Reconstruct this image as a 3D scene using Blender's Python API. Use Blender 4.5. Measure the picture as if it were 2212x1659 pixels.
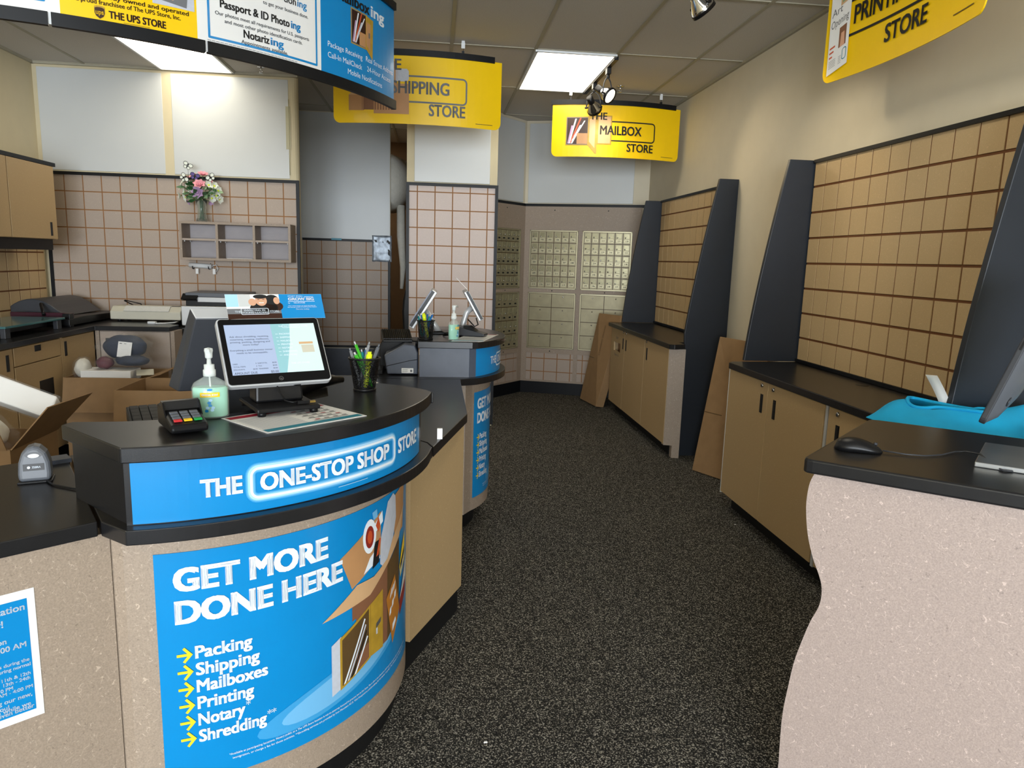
import bpy, bmesh, math, random
from mathutils import Vector, Matrix
for _o in list(bpy.data.objects): bpy.data.objects.remove(_o)
random.seed(7)
SC = bpy.context.scene
COL = SC.collection
V = Vector
PI = math.pi
def lin(h):
    h = h.lstrip('#'); r = []
    for i in (0, 2, 4):
        c = int(h[i:i+2], 16)/255
        r.append(c/12.92 if c <= .04045 else ((c+.055)/1.055)**2.4)
    return (r[0], r[1], r[2], 1)

# ------------------------------------------------------------------ camera, sky, daylight, exposure
CAMZ = 1.52
_yaw, _pitch, _roll = 0.1095, 0.1699, 0.0295
_f = V((math.sin(_yaw)*math.cos(_pitch), math.cos(_yaw)*math.cos(_pitch), -math.sin(_pitch)))
_r = V((math.cos(_yaw), -math.sin(_yaw), 0)); _u = _r.cross(_f)
_R = math.cos(_roll)*_r + math.sin(_roll)*_u; _U = -math.sin(_roll)*_r + math.cos(_roll)*_u
cam = bpy.data.cameras.new('camera'); camo = bpy.data.objects.new('camera', cam); COL.objects.link(camo)
cam.sensor_width = 36; cam.lens = 1561.6/2212*36; cam.clip_start = .05
camo.matrix_world = Matrix(((_R.x, _U.x, -_f.x, 0), (_R.y, _U.y, -_f.y, 0), (_R.z, _U.z, -_f.z, CAMZ), (0, 0, 0, 1)))
SC.camera = camo
W = bpy.data.worlds.new('sky'); SC.world = W; W.use_nodes = True
_bg = W.node_tree.nodes['Background']; _bg.inputs[0].default_value = (.72, .86, 1, 1); _bg.inputs[1].default_value = 1.5
SC.view_settings.view_transform = 'Standard'; SC.view_settings.look = 'None'
SC.view_settings.exposure = 0.4; SC.view_settings.gamma = 1.0; SC.view_settings.use_curve_mapping = False
def area(name, loc, rot, sx, sy, power, col):
    l = bpy.data.lights.new(name, 'AREA'); l.shape = 'RECTANGLE'; l.size = sx; l.size_y = sy; l.energy = power; l.color = col
    o = bpy.data.objects.new(name, l); o.location = loc; o.rotation_euler = rot; COL.objects.link(o); return o
# daylight coming in through the two storefront windows behind the camera
area('daylight_window_glow', (-1.75, -7.42, 1.6), (PI/2, 0, 0), 2.6, 2.3, 430, (.86, .93, 1))
area('daylight_window_glow', (1.05, -7.42, 1.6), (PI/2, 0, 0), 2.2, 2.3, 345, (.86, .93, 1))

# ------------------------------------------------------------------ materials
MATS = {}
def mat(name, hexc, rough=.5, metal=0, var=.06, vs=8., bump=0., bs=200., emit=0, spec=.5, trans=0, ior=1.45, alpha=1, coat=0):
    m = bpy.data.materials.new(name); m.use_nodes = True; nt = m.node_tree; N = nt.nodes; L = nt.links
    b = N['Principled BSDF']; c = lin(hexc)
    tc = N.new('ShaderNodeTexCoord')
    if var:
        n = N.new('ShaderNodeTexNoise'); n.inputs['Scale'].default_value = vs; n.inputs['Detail'].default_value = 4
        L.new(tc.outputs['Object'], n.inputs['Vector'])
        r = N.new('ShaderNodeValToRGB'); e = r.color_ramp.elements
        e[0].position = .3; e[1].position = .7
        e[0].color = tuple(x*(1-var) for x in c[:3])+(1,); e[1].color = tuple(min(1, x*(1+var)) for x in c[:3])+(1,)
        L.new(n.outputs['Fac'], r.inputs['Fac']); L.new(r.outputs['Color'], b.inputs['Base Color'])
    else: b.inputs['Base Color'].default_value = c
    b.inputs['Roughness'].default_value = rough; b.inputs['Metallic'].default_value = metal
    b.inputs['Specular IOR Level'].default_value = spec; b.inputs['IOR'].default_value = ior
    b.inputs['Transmission Weight'].default_value = trans; b.inputs['Alpha'].default_value = alpha; b.inputs['Coat Weight'].default_value = coat
    if emit:
        b.inputs['Emission Color'].default_value = c; b.inputs['Emission Strength'].default_value = emit
    if bump:
        n2 = N.new('ShaderNodeTexNoise'); n2.inputs['Scale'].default_value = bs; n2.inputs['Detail'].default_value = 3
        L.new(tc.outputs['Object'], n2.inputs['Vector'])
        bp = N.new('ShaderNodeBump'); bp.inputs['Strength'].default_value = bump; bp.inputs['Distance'].default_value = .002
        L.new(n2.outputs['Fac'], bp.inputs['Height']); L.new(bp.outputs['Normal'], b.inputs['Normal'])
    MATS[name] = m; return m
def fibre(name, hexc, rough=.55, amt=1.0, scale=1.0):
    """pressed fibre board: fine speckle plus short pale and dark curling fibres"""
    m = mat(name, hexc, rough, var=.0); nt = m.node_tree; N = nt.nodes; L = nt.links; b = N['Principled BSDF']; c = lin(hexc)
    tc = [n for n in N if n.type == 'TEX_COORD'][0]
    def noise(s, d=2, off=0, dist=0):
        n = N.new('ShaderNodeTexNoise'); n.inputs['Scale'].default_value = s*scale; n.inputs['Detail'].default_value = d; n.inputs['Distortion'].default_value = dist
        mp = N.new('ShaderNodeMapping'); mp.inputs['Location'].default_value = (off, off*1.7, off*.6)
        L.new(tc.outputs['Object'], mp.inputs['Vector']); L.new(mp.outputs['Vector'], n.inputs['Vector']); return n.outputs['Fac']
    def math_(op, a, bb):
        n = N.new('ShaderNodeMath'); n.operation = op
        for i, x in enumerate((a, bb)):
            if isinstance(x, (int, float)): n.inputs[i].default_value = x
            else: L.new(x, n.inputs[i])
        return n.outputs[0]
    def thin(s, off, w, ms, thr):
        a = math_('ABSOLUTE', math_('SUBTRACT', noise(s, 1.5, off, .6), .5), 0)
        line = math_('LESS_THAN', a, w); msk = math_('GREATER_THAN', noise(ms, 1, off+11), thr); return math_('MULTIPLY', line, msk)
    sp = N.new('ShaderNodeValToRGB'); e = sp.color_ramp.elements; e[0].position = .35; e[1].position = .65
    e[0].color = tuple(x*(1-.16*amt) for x in c[:3])+(1,); e[1].color = tuple(min(1, x*(1+.14*amt)) for x in c[:3])+(1,)
    L.new(noise(260, 3), sp.inputs['Fac'])
    def mix(fac, a, col):
        n = N.new('ShaderNodeMix'); n.data_type = 'RGBA'; L.new(fac, n.inputs[0]); L.new(a, n.inputs[6]); n.inputs[7].default_value = col; return n.outputs[2]
    out = sp.outputs['Color']
    light = tuple(min(1, x*(1+.55*amt)+.03) for x in c[:3])+(1,); dark = tuple(x*(1-.42*amt) for x in c[:3])+(1,)
    out = mix(thin(34, 3, .0075, 60, .565), out, light)
    out = mix(thin(46, 7.3, .006, 75, .585), out, light)
    out = mix(thin(52, 21, .008, 80, .58), out, dark)
    L.new(out, b.inputs['Base Color']); return m
fibre('fibreboard', '#9a8a7a', .5, .75)
fibre('fibreboard_pink', '#a99890', .5, .75)
fibre('fibreboard_tan', '#b3986f', .5, .28, 1.6)
fibre('slat_face', '#a8998c', .55, .22, 1.5)
fibre('slat_face_pale', '#c9bab3', .55, .18, 1.5)
fibre('slat_face_tan', '#c3a87e', .55, .3, 1.5)
mat('slat_groove', '#94673c', .7, var=.1)
mat('slat_groove_dark', '#6b4220', .7, var=.1)
mat('wall_cream', '#d3cab4', .75, var=.02, bump=.12, bs=350)
mat('wall_cream_warm', '#cbbf9f', .7, var=.02)
mat('white_panel', '#c6c9c9', .35, var=.015, vs=3)
mat('ceiling_tile', '#c6c1b8', .95, var=.07, vs=160, bump=.5, bs=260)
mat('ceiling_bar', '#a59f8c', .6, var=.03)
mat('black_lam', '#1b1b1d', .28, var=.12, vs=30, bump=.06, bs=500)
mat('black_trim', '#0f1115', .45, var=.05, spec=.3)
mat('black_toe', '#0a0a0b', .6, var=.1)
mat('navy_fin', '#22272f', .42, var=.05, bump=.05, bs=400)
mat('grey_lam', '#4a505d', .4, var=.08, vs=20)
mat('black_plastic', '#111113', .38, var=.05, spec=.35)
mat('black_gloss', '#0b0b0d', .12, var=.0)
mat('dark_grey_plastic', '#34363b', .4, var=.05)
mat('mid_grey_plastic', '#5b5f66', .4, var=.05)
mat('silver', '#b9bcc0', .28, .9, var=.03)
mat('silver_plastic', '#c5c7c9', .3, .2, var=.02)
mat('chrome', '#d5d5d6', .1, 1, var=.0)
mat('white_plastic', '#d8dadb', .4, var=.02)
mat('cream_plastic', '#c3bfae', .45, var=.03)
mat('paper_white', '#e8e8e6', .6, var=.02)
mat('paper_print', '#c9c9c4', .6, var=.05, vs=60)
mat('ink_black', '#17181a', .5, var=.0)
mat('ink_dark', '#3c3f44', .5, var=.0)
mat('ink_grey', '#6d6f73', .6, var=.0)
mat('print_blue', '#0b84c6', .28, var=.02, coat=.1)
mat('print_blue_mid', '#3f9bd4', .28, var=.0)
mat('print_blue_pale', '#6fb4e2', .28, var=.0)
mat('print_blue_lite', '#a9d5f2', .28, var=.0)
mat('print_blue_deep', '#07619a', .28, var=.0)
mat('print_white', '#e6eef6', .3, var=.0)
mat('print_yellow', '#f4c800', .33, var=.02, coat=.1)
mat('arrow_yellow', '#f2ce2c', .35, var=.0)
mat('print_kraft', '#b8895c', .4, var=.06)
mat('print_kraft_dark', '#83593f', .4, var=.06)
mat('print_kraft_lite', '#cda67b', .4, var=.05)
mat('print_gold', '#b08d2f', .35, var=.12, vs=30)
mat('print_brown', '#5b4527', .4, var=.1)
mat('print_orange', '#c2502a', .4, var=.05)
mat('print_amber', '#b5752a', .4, var=.05)
mat('print_red', '#8d2a22', .4, var=.05)
mat('print_skin', '#d2a183', .45, var=.05)
mat('print_grey', '#c0c5d0', .4, var=.05, vs=60)
mat('shield_brown', '#351c12', .35, var=.0)
mat('teal', '#0f7f96', .4, var=.0)
mat('crimson', '#a51d33', .4, var=.0)
mat('cardboard', '#947551', .75, var=.07, vs=14)
mat('cardboard_in', '#8a6238', .8, var=.07, vs=14)
mat('mail_gold', '#9a9276', .38, .35, var=.08, vs=14)
mat('mail_frame', '#b0a98c', .35, .6, var=.05)
mat('mail_window', '#9c977a', .25, .4, var=.08, vs=30)
mat('shirt_blue', '#12b0ea', .85, var=.05, bump=.3, bs=900)
mat('green_pen', '#3fae2a', .3, var=.03)
mat('highlighter', '#d9ea1c', .3, var=.02)
mat('blue_pen', '#1767b3', .3, var=.03)
mat('teal_pen', '#0d7f86', .3, var=.03)
mat('grey_pen', '#8b8e93', .3, var=.03)
mat('leaf', '#2e5a30', .5, var=.2, vs=40)
mat('leaf_pale', '#7d9a72', .5, var=.2, vs=40)
mat('petal_white', '#e4e8dc', .6, var=.06, vs=40)
mat('petal_pink', '#dd97a2', .6, var=.1, vs=40)
mat('petal_mauve', '#b294b8', .6, var=.1, vs=40)
mat('petal_purple', '#5b4b8a', .6, var=.1, vs=40)
mat('glass', '#f2f7f4', .03, var=.0, trans=1, ior=1.45)
mat('gel', '#a9edd2', .06, var=.0, trans=.3, ior=1.34)
mat('clear_plastic', '#eef6f2', .08, var=.0, trans=.95, ior=1.2)
mat('clear_film', '#f2fbf7', .05, var=.0, alpha=.16)
mat('cubby_back', '#a8a2a4', .6, var=.05)
mat('frosted', '#e9efee', .35, var=.0, alpha=.72)
mat('teal_glass', '#4c7a7d', .12, var=.03, trans=.25)
mat('maroon', '#3d1524', .35, var=.05)
mat('navy_cloth', '#1d2b44', .7, var=.2, vs=25)
mat('pink_cloth', '#a8123f', .6, var=.2, vs=25)
mat('plum_cloth', '#5c2434', .6, var=.2, vs=25)
mat('foam_white', '#d9d6cb', .7, var=.06, vs=30, bump=.6, bs=120)
mat('foil', '#9fa8b2', .45, .4, var=.4, vs=16, bump=.5, bs=30)
mat('tape', '#cfc9a8', .2, var=.0, alpha=.55)
mat('red_key', '#c22d33', .35, var=0); mat('yellow_key', '#e0b81e', .35, var=0); mat('green_key', '#1e9448', .35, var=0)
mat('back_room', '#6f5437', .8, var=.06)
mat('screen_left', '#93a0ba', .2, var=.03, vs=3, emit=.32)
mat('screen_right', '#7fa9b0', .2, var=.12, vs=4, emit=.32)
mat('screen_pale', '#b3c6c2', .2, var=.0, emit=.36)
mat('screen_ink', '#4b5262', .3, var=.0, emit=.05)
mat('screen_dark', '#0a0b0d', .08, var=.0)
mat('lamp_panel', '#fff6e2', .5, var=.0, emit=4.8)
mat('lamp_bulb', '#fff0cf', .4, var=.0, emit=6)
mat('brass', '#b79a55', .3, .9, var=.05)
def polythene():
    m = mat('polythene', '#eef2f2', .08, var=0, bump=1, bs=28); nt = m.node_tree; N = nt.nodes; L = nt.links
    b = N['Principled BSDF']; t = N.new('ShaderNodeBsdfTransparent'); x = N.new('ShaderNodeMixShader'); x.inputs[0].default_value = .06
    L.new(t.outputs[0], x.inputs[1]); L.new(b.outputs[0], x.inputs[2]); L.new(x.outputs[0], N['Material Output'].inputs[0])
polythene()
def meshmat():
    m = mat('wire_mesh', '#101012', .4, .5, var=0); nt = m.node_tree; N = nt.nodes; L = nt.links
    b = N['Principled BSDF']; t = N.new('ShaderNodeBsdfTransparent'); x = N.new('ShaderNodeMixShader')
    tc = [n for n in N if n.type == 'TEX_COORD'][0]; ch = N.new('ShaderNodeTexVoronoi'); ch.inputs['Scale'].default_value = 330; ch.feature = 'DISTANCE_TO_EDGE'
    g = N.new('ShaderNodeMath'); g.operation = 'LESS_THAN'; g.inputs[1].default_value = .17
    L.new(tc.outputs['Object'], ch.inputs['Vector']); L.new(ch.outputs['Distance'], g.inputs[0])
    L.new(g.outputs[0], x.inputs[0]); L.new(t.outputs[0], x.inputs[1]); L.new(b.outputs[0], x.inputs[2]); L.new(x.outputs[0], N['Material Output'].inputs[0])
meshmat()
def carpet():
    m = mat('carpet', '#2b2a29', .95, var=0, bump=.9, bs=260, spec=.15); nt = m.node_tree; N = nt.nodes; L = nt.links; b = N['Principled BSDF']
    tc = [n for n in N if n.type == 'TEX_COORD'][0]
    n = N.new('ShaderNodeTexNoise'); n.inputs['Scale'].default_value = 210; n.inputs['Detail'].default_value = 2.5; L.new(tc.outputs['Object'], n.inputs['Vector'])
    r = N.new('ShaderNodeValToRGB'); e = r.color_ramp.elements
    e[0].position = .40; e[0].color = lin('#1d1d1d'); e[1].position = .57; e[1].color = lin('#59564f')
    x = e.new(.65); x.color = lin('#b0aca2'); x = e.new(.51); x.color = lin('#353432')
    L.new(n.outputs['Fac'], r.inputs['Fac']); L.new(r.outputs['Color'], b.inputs['Base Color'])
carpet()

# ------------------------------------------------------------------ mesh helpers
FR = {}
def frame_of(o):
    while o is not None:
        if o.name in FR: return FR[o.name]
        o = o.parent
    return Matrix()
class MB:
    def __init__(s): s.v = []; s.f = []; s.m = []; s.sm = []; s.mats = []
    def mi(s, m):
        if m not in s.mats: s.mats.append(m)
        return s.mats.index(m)
    def face(s, pts, m, smooth=False):
        i = len(s.v); s.v += [V(p) for p in pts]; s.f.append(list(range(i, i+len(pts)))); s.m.append(s.mi(m)); s.sm.append(smooth); return s
    def mesh(s, vs, fs, m, smooth=False):
        i = len(s.v); s.v += [V(p) for p in vs]; k = s.mi(m)
        for f in fs: s.f.append([i+a for a in f]); s.m.append(k); s.sm.append(smooth)
        return s
    def obox(s, o, U, Vv, N, m, faces='all'):
        o, U, Vv, N = V(o), V(U), V(Vv), V(N); p = [o+a*U+b*Vv+c*N for c in (0, 1) for b in (0, 1) for a in (0, 1)]
        fs = [(0, 2, 3, 1), (4, 5, 7, 6), (0, 1, 5, 4), (2, 6, 7, 3), (0, 4, 6, 2), (1, 3, 7, 5)]
        return s.mesh(p, fs, m)
    def box(s, a, b, m):
        a, b = V(a), V(b); d = b-a
        return s.obox(a, (d.x, 0, 0), (0, d.y, 0), (0, 0, d.z), m)
    def prism(s, poly, vec, m, mcap=None, smooth=False):
        n = len(poly); vec = V(vec); a = [V(p) for p in poly]; b = [p+vec for p in a]
        s.mesh(a+b, [[i, (i+1) % n, n+(i+1) % n, n+i] for i in range(n)], m, smooth)
        s.mesh(a, [list(range(n))[::-1]], mcap or m); s.mesh(b, [list(range(n))], mcap or m); return s
    def slab(s, poly2, z0, z1, m, mcap=None): return s.prism([(x, y, z0) for x, y in poly2], (0, 0, z1-z0), m, mcap)
    def tube(s, pts, r, m, n=8, caps=True):
        pts = [V(p) for p in pts]; rings = []; rr = r if isinstance(r, (list, tuple)) else [r]*len(pts)
        up = None
        for i, p in enumerate(pts):
            t = (pts[min(i+1, len(pts)-1)]-pts[max(i-1, 0)]).normalized()
            if up is None: up = V((0, 0, 1)) if abs(t.z) < .9 else V((1, 0, 0))
            a = t.cross(up); a = a.normalized() if a.length > 1e-6 else t.orthogonal().normalized(); b = a.cross(t).normalized(); up = b
            rings.append([p+rr[i]*(math.cos(2*PI*k/n)*a+math.sin(2*PI*k/n)*b) for k in range(n)])
        vs = [q for g in rings for q in g]
        fs = [[i*n+k, i*n+(k+1) % n, (i+1)*n+(k+1) % n, (i+1)*n+k] for i in range(len(pts)-1) for k in range(n)]
        s.mesh(vs, fs, m, True)
        if caps: s.mesh(rings[0], [list(range(n))[::-1]], m); s.mesh(rings[-1], [list(range(n))], m)
        return s
    def lathe(s, prof, o, m, n=20, axis=(0, 0, 1), sx=1, sy=1, caps=True):
        ax = V(axis).normalized(); a = ax.orthogonal().normalized() if abs(ax.z) < .99 else V((1, 0, 0)); b = ax.cross(a); o = V(o)
        vs = [o+ax*h+r*(sx*math.cos(2*PI*k/n)*a+sy*math.sin(2*PI*k/n)*b) for r, h in prof for k in range(n)]
        fs = [[i*n+k, i*n+(k+1) % n, (i+1)*n+(k+1) % n, (i+1)*n+k] for i in range(len(prof)-1) for k in range(n)]
        s.mesh(vs, fs, m, True)
        if caps and prof[0][0] > 1e-5: s.mesh(vs[:n], [list(range(n))[::-1]], m)
        if caps and prof[-1][0] > 1e-5: s.mesh(vs[-n:], [list(range(n))], m)
        return s
    def ball(s, c, r, m, n=12, k=8, jit=0, seed=1):
        rnd = random.Random(seed); rx, ry, rz = r if isinstance(r, (tuple, list)) else (r, r, r); c = V(c); vs = []
        for i in range(k+1):
            th = PI*i/k
            for j in range(n):
                q = 1+jit*(rnd.random()-.5)*(0 if i in (0, k) else 1)
                vs.append(c+V((rx*q*math.sin(th)*math.cos(2*PI*j/n), ry*q*math.sin(th)*math.sin(2*PI*j/n), rz*q*math.cos(th))))
        return s.mesh(vs, [[i*n+j, (i+1)*n+j, (i+1)*n+(j+1) % n, i*n+(j+1) % n] for i in range(k) for j in range(n)], m, True)
    def poly(s, pts, m, surf, h=.001, step=.02):
        u0 = min(p[0] for p in pts); u1 = max(p[0] for p in pts); n = max(1, int(math.ceil((u1-u0)/step)))
        def clip(P, x, keep):
            o = []
            for i, a in enumerate(P):
                c = P[(i+1) % len(P)]; ia = (a[0]-x)*keep >= -1e-9; ic = (c[0]-x)*keep >= -1e-9
                if ia: o.append(a)
                if ia != ic: t = (x-a[0])/(c[0]-a[0]); o.append((x, a[1]+(c[1]-a[1])*t))
            return o
        for i in range(n):
            P = pts if n == 1 else clip(clip(list(pts), u0+(u1-u0)*i/n, 1), u0+(u1-u0)*(i+1)/n, -1)
            if len(P) > 2: s.face([surf(u, v, h) for u, v in P], m)
        return s
    def rect(s, u0, v0, u1, v1, m, surf, h=.001, n=1):
        for i in range(n):
            a = u0+(u1-u0)*i/n; b = u0+(u1-u0)*(i+1)/n
            s.face([surf(a, v0, h), surf(b, v0, h), surf(b, v1, h), surf(a, v1, h)], m)
        return s
    def rrframe(s, u0, v0, u1, v1, r, w, m, surf, h=.001, k=6, n=14):
        def ring(d):
            a0, b0, a1, b1, rr = u0+d, v0+d, u1-d, v1-d, max(r-d, .0005); P = []
            for cx, cy, t0 in ((a1-rr, b0+rr, -PI/2), (a1-rr, b1-rr, 0), (a0+rr, b1-rr, PI/2), (a0+rr, b0+rr, PI)):
                for i in range(k+1):
                    t = t0+PI/2*i/k; P.append((cx+rr*math.cos(t), cy+rr*math.sin(t)))
            Q = []
            for i, p in enumerate(P):
                q = P[(i+1) % len(P)]; Q.append(p)
                if math.hypot(q[0]-p[0], q[1]-p[1]) > r*.8:
                    for j in range(1, n): Q.append((p[0]+(q[0]-p[0])*j/n, p[1]+(q[1]-p[1])*j/n))
            return Q
        A, B = ring(0), ring(w); L_ = len(A)
        if len(A) == len(B): s.mesh([surf(*p, h) for p in A]+[surf(*p, h) for p in B], [[i, (i+1) % L_, L_+(i+1) % L_, L_+i] for i in range(L_)], m)
        return s
    def text(s, t, u, v, cap, m, surf, h=.0015, align='l', bold=0., width=None, shear=0):
        vs, fs, w = glyphs(t)
        sx = (width/w) if width else cap
        off = {'l': 0, 'c': -w*sx/2, 'r': -w*sx}[align]
        k = min(.075, bold*2.4)
        for dx, dy in (((-k, -k*.5), (-k, k*.5), (0, 0), (k, -k*.5), (k, k*.5)) if bold else ((0, 0),)):
            s.mesh([surf(u+off+x*sx*(1-2*k/w)+(dx+k)*sx, v+y*cap*(1-k)+(dy+k*.5)*cap, h) for x, y in vs], fs, m)
        return s
    def build(s, name, parent=None, local=False, bev=0, seg=2, solid=0, sub=0):
        me = bpy.data.meshes.new(name); F = frame_of(parent) if parent else Matrix()
        vs = s.v; loc = V((0, 0, 0))
        if parent is not None and not local:
            Fi = F.inverted(); vs = [Fi @ p for p in vs]
        if parent is None and not local:
            lo = [min(p[i] for p in vs) for i in range(3)]; hi = [max(p[i] for p in vs) for i in range(3)]
            loc = V(((lo[0]+hi[0])/2, (lo[1]+hi[1])/2, lo[2])); vs = [p-loc for p in vs]
        me.from_pydata([tuple(p) for p in vs], [], s.f)
        for m in s.mats: me.materials.append(MATS[m])
        for i, p in enumerate(me.polygons): p.material_index = s.m[i]; p.use_smooth = s.sm[i]
        if not getattr(s, 'keep', False):
            bm = bmesh.new(); bm.from_mesh(me); bmesh.ops.remove_doubles(bm, verts=bm.verts, dist=2e-5); bmesh.ops.recalc_face_normals(bm, faces=bm.faces); bm.to_mesh(me); bm.free()
        o = bpy.data.objects.new(name, me); COL.objects.link(o); o.location = loc
        if parent is not None: o.parent = parent
        else: FR[o.name] = Matrix.Translation(loc)
        if solid: md = o.modifiers.new('s', 'SOLIDIFY'); md.thickness = solid; md.offset = 0
        if bev: md = o.modifiers.new('b', 'BEVEL'); md.width = bev; md.segments = seg; md.limit_method = 'ANGLE'; md.angle_limit = .7
        if sub: md = o.modifiers.new('u', 'SUBSURF'); md.levels = sub; md.render_levels = sub
        return o
_G = {}
def _raw(t, bold):
    cu = bpy.data.curves.new('t', 'FONT'); cu.body = t; cu.size = 1; cu.offset = bold; cu.resolution_u = 3; cu.fill_mode = 'FRONT'
    ob = bpy.data.objects.new('t', cu); COL.objects.link(ob)
    me = bpy.data.meshes.new_from_object(ob.evaluated_get(bpy.context.evaluated_depsgraph_get()))
    vs = [(p.co.x, p.co.y) for p in me.vertices]; fs = [list(p.vertices) for p in me.polygons]
    bpy.data.objects.remove(ob); bpy.data.curves.remove(cu); bpy.data.meshes.remove(me); return vs, fs
CAPH = None
def glyphs(t, bold=0.):
    global CAPH
    if CAPH is None: CAPH = max(y for x, y in _raw('H', 0)[0])
    k = (t, bold)
    if k not in _G:
        vs, fs = _raw(t, bold); x0 = min(x for x, y in vs); w = (max(x for x, y in vs)-x0)/CAPH
        _G[k] = ([((x-x0)/CAPH, y/CAPH) for x, y in vs], fs, w)
    return _G[k]
def plane(o, u, v, n=None):
    o, u, v = V(o), V(u).normalized(), V(v).normalized(); n = V(n) if n else u.cross(v)
    return lambda a, b, h: o+a*u+b*v+h*n
def cyl(c, R, a0, z0=0):
    a0 = math.radians(a0)
    return lambda u, v, h: V((c[0]+(R+h)*math.cos(a0+u/R), c[1]+(R+h)*math.sin(a0+u/R), z0+v))
def arc(c, R, a0, a1, n=32): return [(c[0]+R*math.cos(math.radians(a0+(a1-a0)*i/n)), c[1]+R*math.sin(math.radians(a0+(a1-a0)*i/n))) for i in range(n+1)]
def thing(name, label, cat, loc=(0, 0, 0), rz=0, group=None):
    o = bpy.data.objects.new(name, None); COL.objects.link(o); o.location = loc; o.rotation_euler = (0, 0, rz); o.empty_display_size = .05
    FR[o.name] = Matrix.Translation(V(loc)) @ Matrix.Rotation(rz, 4, 'Z'); return tag(o, label, cat, group)
def tag(o, label, cat, group=None):
    o['label'] = label; o['category'] = cat
    if group: o['group'] = group
    return o
def struct(o): o['kind'] = 'structure'; return o
def dup(root, loc=None, rz=None, label=None, group=None, mw=None):
    r = root.copy(); COL.objects.link(r)
    if loc is not None: r.location = loc
    if rz is not None: r.rotation_euler = (0, 0, rz)
    if label: r['label'] = label
    if group: r['group'] = group
    FR[r.name] = Matrix.Translation(r.location) @ Matrix.Rotation(r.rotation_euler.z, 4, 'Z')
    for c in root.children:
        d = c.copy(); COL.objects.link(d); d.parent = r
        for g in c.children: e = g.copy(); COL.objects.link(e); e.parent = d
    return r
def slats(mb, o, U, Vv, N, w, h, u0, v0, cell=.1524, gh=.0095, gv=.0095, face='slat_face', groove='slat_groove', th=.004):
    """backing board with a raised square on every cell of the groove grid; u0, v0 = first groove offsets"""
    o, U, Vv, N = V(o), V(U).normalized(), V(Vv).normalized(), V(N).normalized()
    mb.obox(o-N*.012, U*w, Vv*h, N*.012, groove)
    us = [0]+[u0+i*cell for i in range(200) if 0 < u0+i*cell < w]+[w]; vs = [0]+[v0+i*cell for i in range(200) if 0 < v0+i*cell < h]+[h]
    for i in range(len(us)-1):
        for j in range(len(vs)-1):
            a = us[i]+(gv/2 if i else 0); b = us[i+1]-(gv/2 if i < len(us)-2 else 0); c = vs[j]+(gh/2 if j else 0); d = vs[j+1]-(gh/2 if j < len(vs)-2 else 0)
            if b-a > .004 and d-c > .004: mb.obox(o+U*a+Vv*c, U*(b-a), Vv*(d-c), N*th, face)
    return mb

# ------------------------------------------------------------------ the room
CEIL = 3.04; XR = 2.30; XL = -3.37; YB = 6.79
b = MB(); b.box((-3.6, -7.6, -.06), (2.5, 10.6, 0), 'carpet'); fl = struct(b.build('floor'))
b = MB(); b.box((-3.6, -7.6, CEIL), (2.5, 10.6, CEIL+.08), 'ceiling_tile'); cl = struct(b.build('ceiling'))
GX0, GY0 = -.507, 5.555            # suspended grid: 0.61 m wide, 1.22 m deep tiles
b = MB()
for i in range(-5, 6):
    x = GX0+i*.6096
    if -3.36 < x < XR: b.box((x-.012, -7.5, CEIL-.006), (x+.012, 10.4, CEIL+.002), 'ceiling_bar')
for j in range(-11, 5):
    y = GY0+j*1.2192
    if y < 10.4: b.box((XL, y-.012, CEIL-.005), (XR, y+.012, CEIL+.002), 'ceiling_bar')
b.box((XR-.022, -7.5, CEIL-.02), (XR, 8.0, CEIL+.001), 'ceiling_bar'); b.box((XL, -7.5, CEIL-.02), (XL+.022, YB, CEIL+.001), 'ceiling_bar'); b.box((XL, YB-.022, CEIL-.02), (-1.2, YB, CEIL+.001), 'ceiling_bar')
b.build('ceiling_grid', cl)
b = MB(); b.box((XR, -7.6, 0), (XR+.12, 8.6, CEIL), 'wall_cream'); struct(b.build('wall_right'))
b = MB(); b.box((XL-.12, -7.6, 0), (XL, YB+.1, CEIL), 'wall_cream_warm'); struct(b.build('wall_left'))
# back wall of the work area with a rounded free end and two white boards above the slats
b = MB(); pl = [(XL-.1, YB), (-1.25, YB)]+[(-1.25+.045*math.cos(t), YB+.045+.045*math.sin(t)) for t in [-PI/2+i*PI/8 for i in range(1, 9)]]+[(-1.25, YB+.13), (XL-.1, YB+.13)]
b.slab(pl, 0, CEIL, 'wall_cream_warm'); wb = struct(b.build('wall_back'))
for x0, x1 in ((-3.335, -2.335), (-2.26, -1.285)):
    b = MB(); b.box((x0, YB-.004, 2.17), (x1, YB+.001, 3.0), 'white_panel'); b.build('white_board', wb, bev=.003)
b = MB(); b.tube([(-1.283, YB-.006, z) for z in (2.84, 2.6, 2.45, 2.2)], .004, 'tape', 5); b.box((-1.31, YB-.0055, 2.42), (-1.27, YB-.0045, 2.78), 'tape'); b.build('tape_strip', wb)
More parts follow.
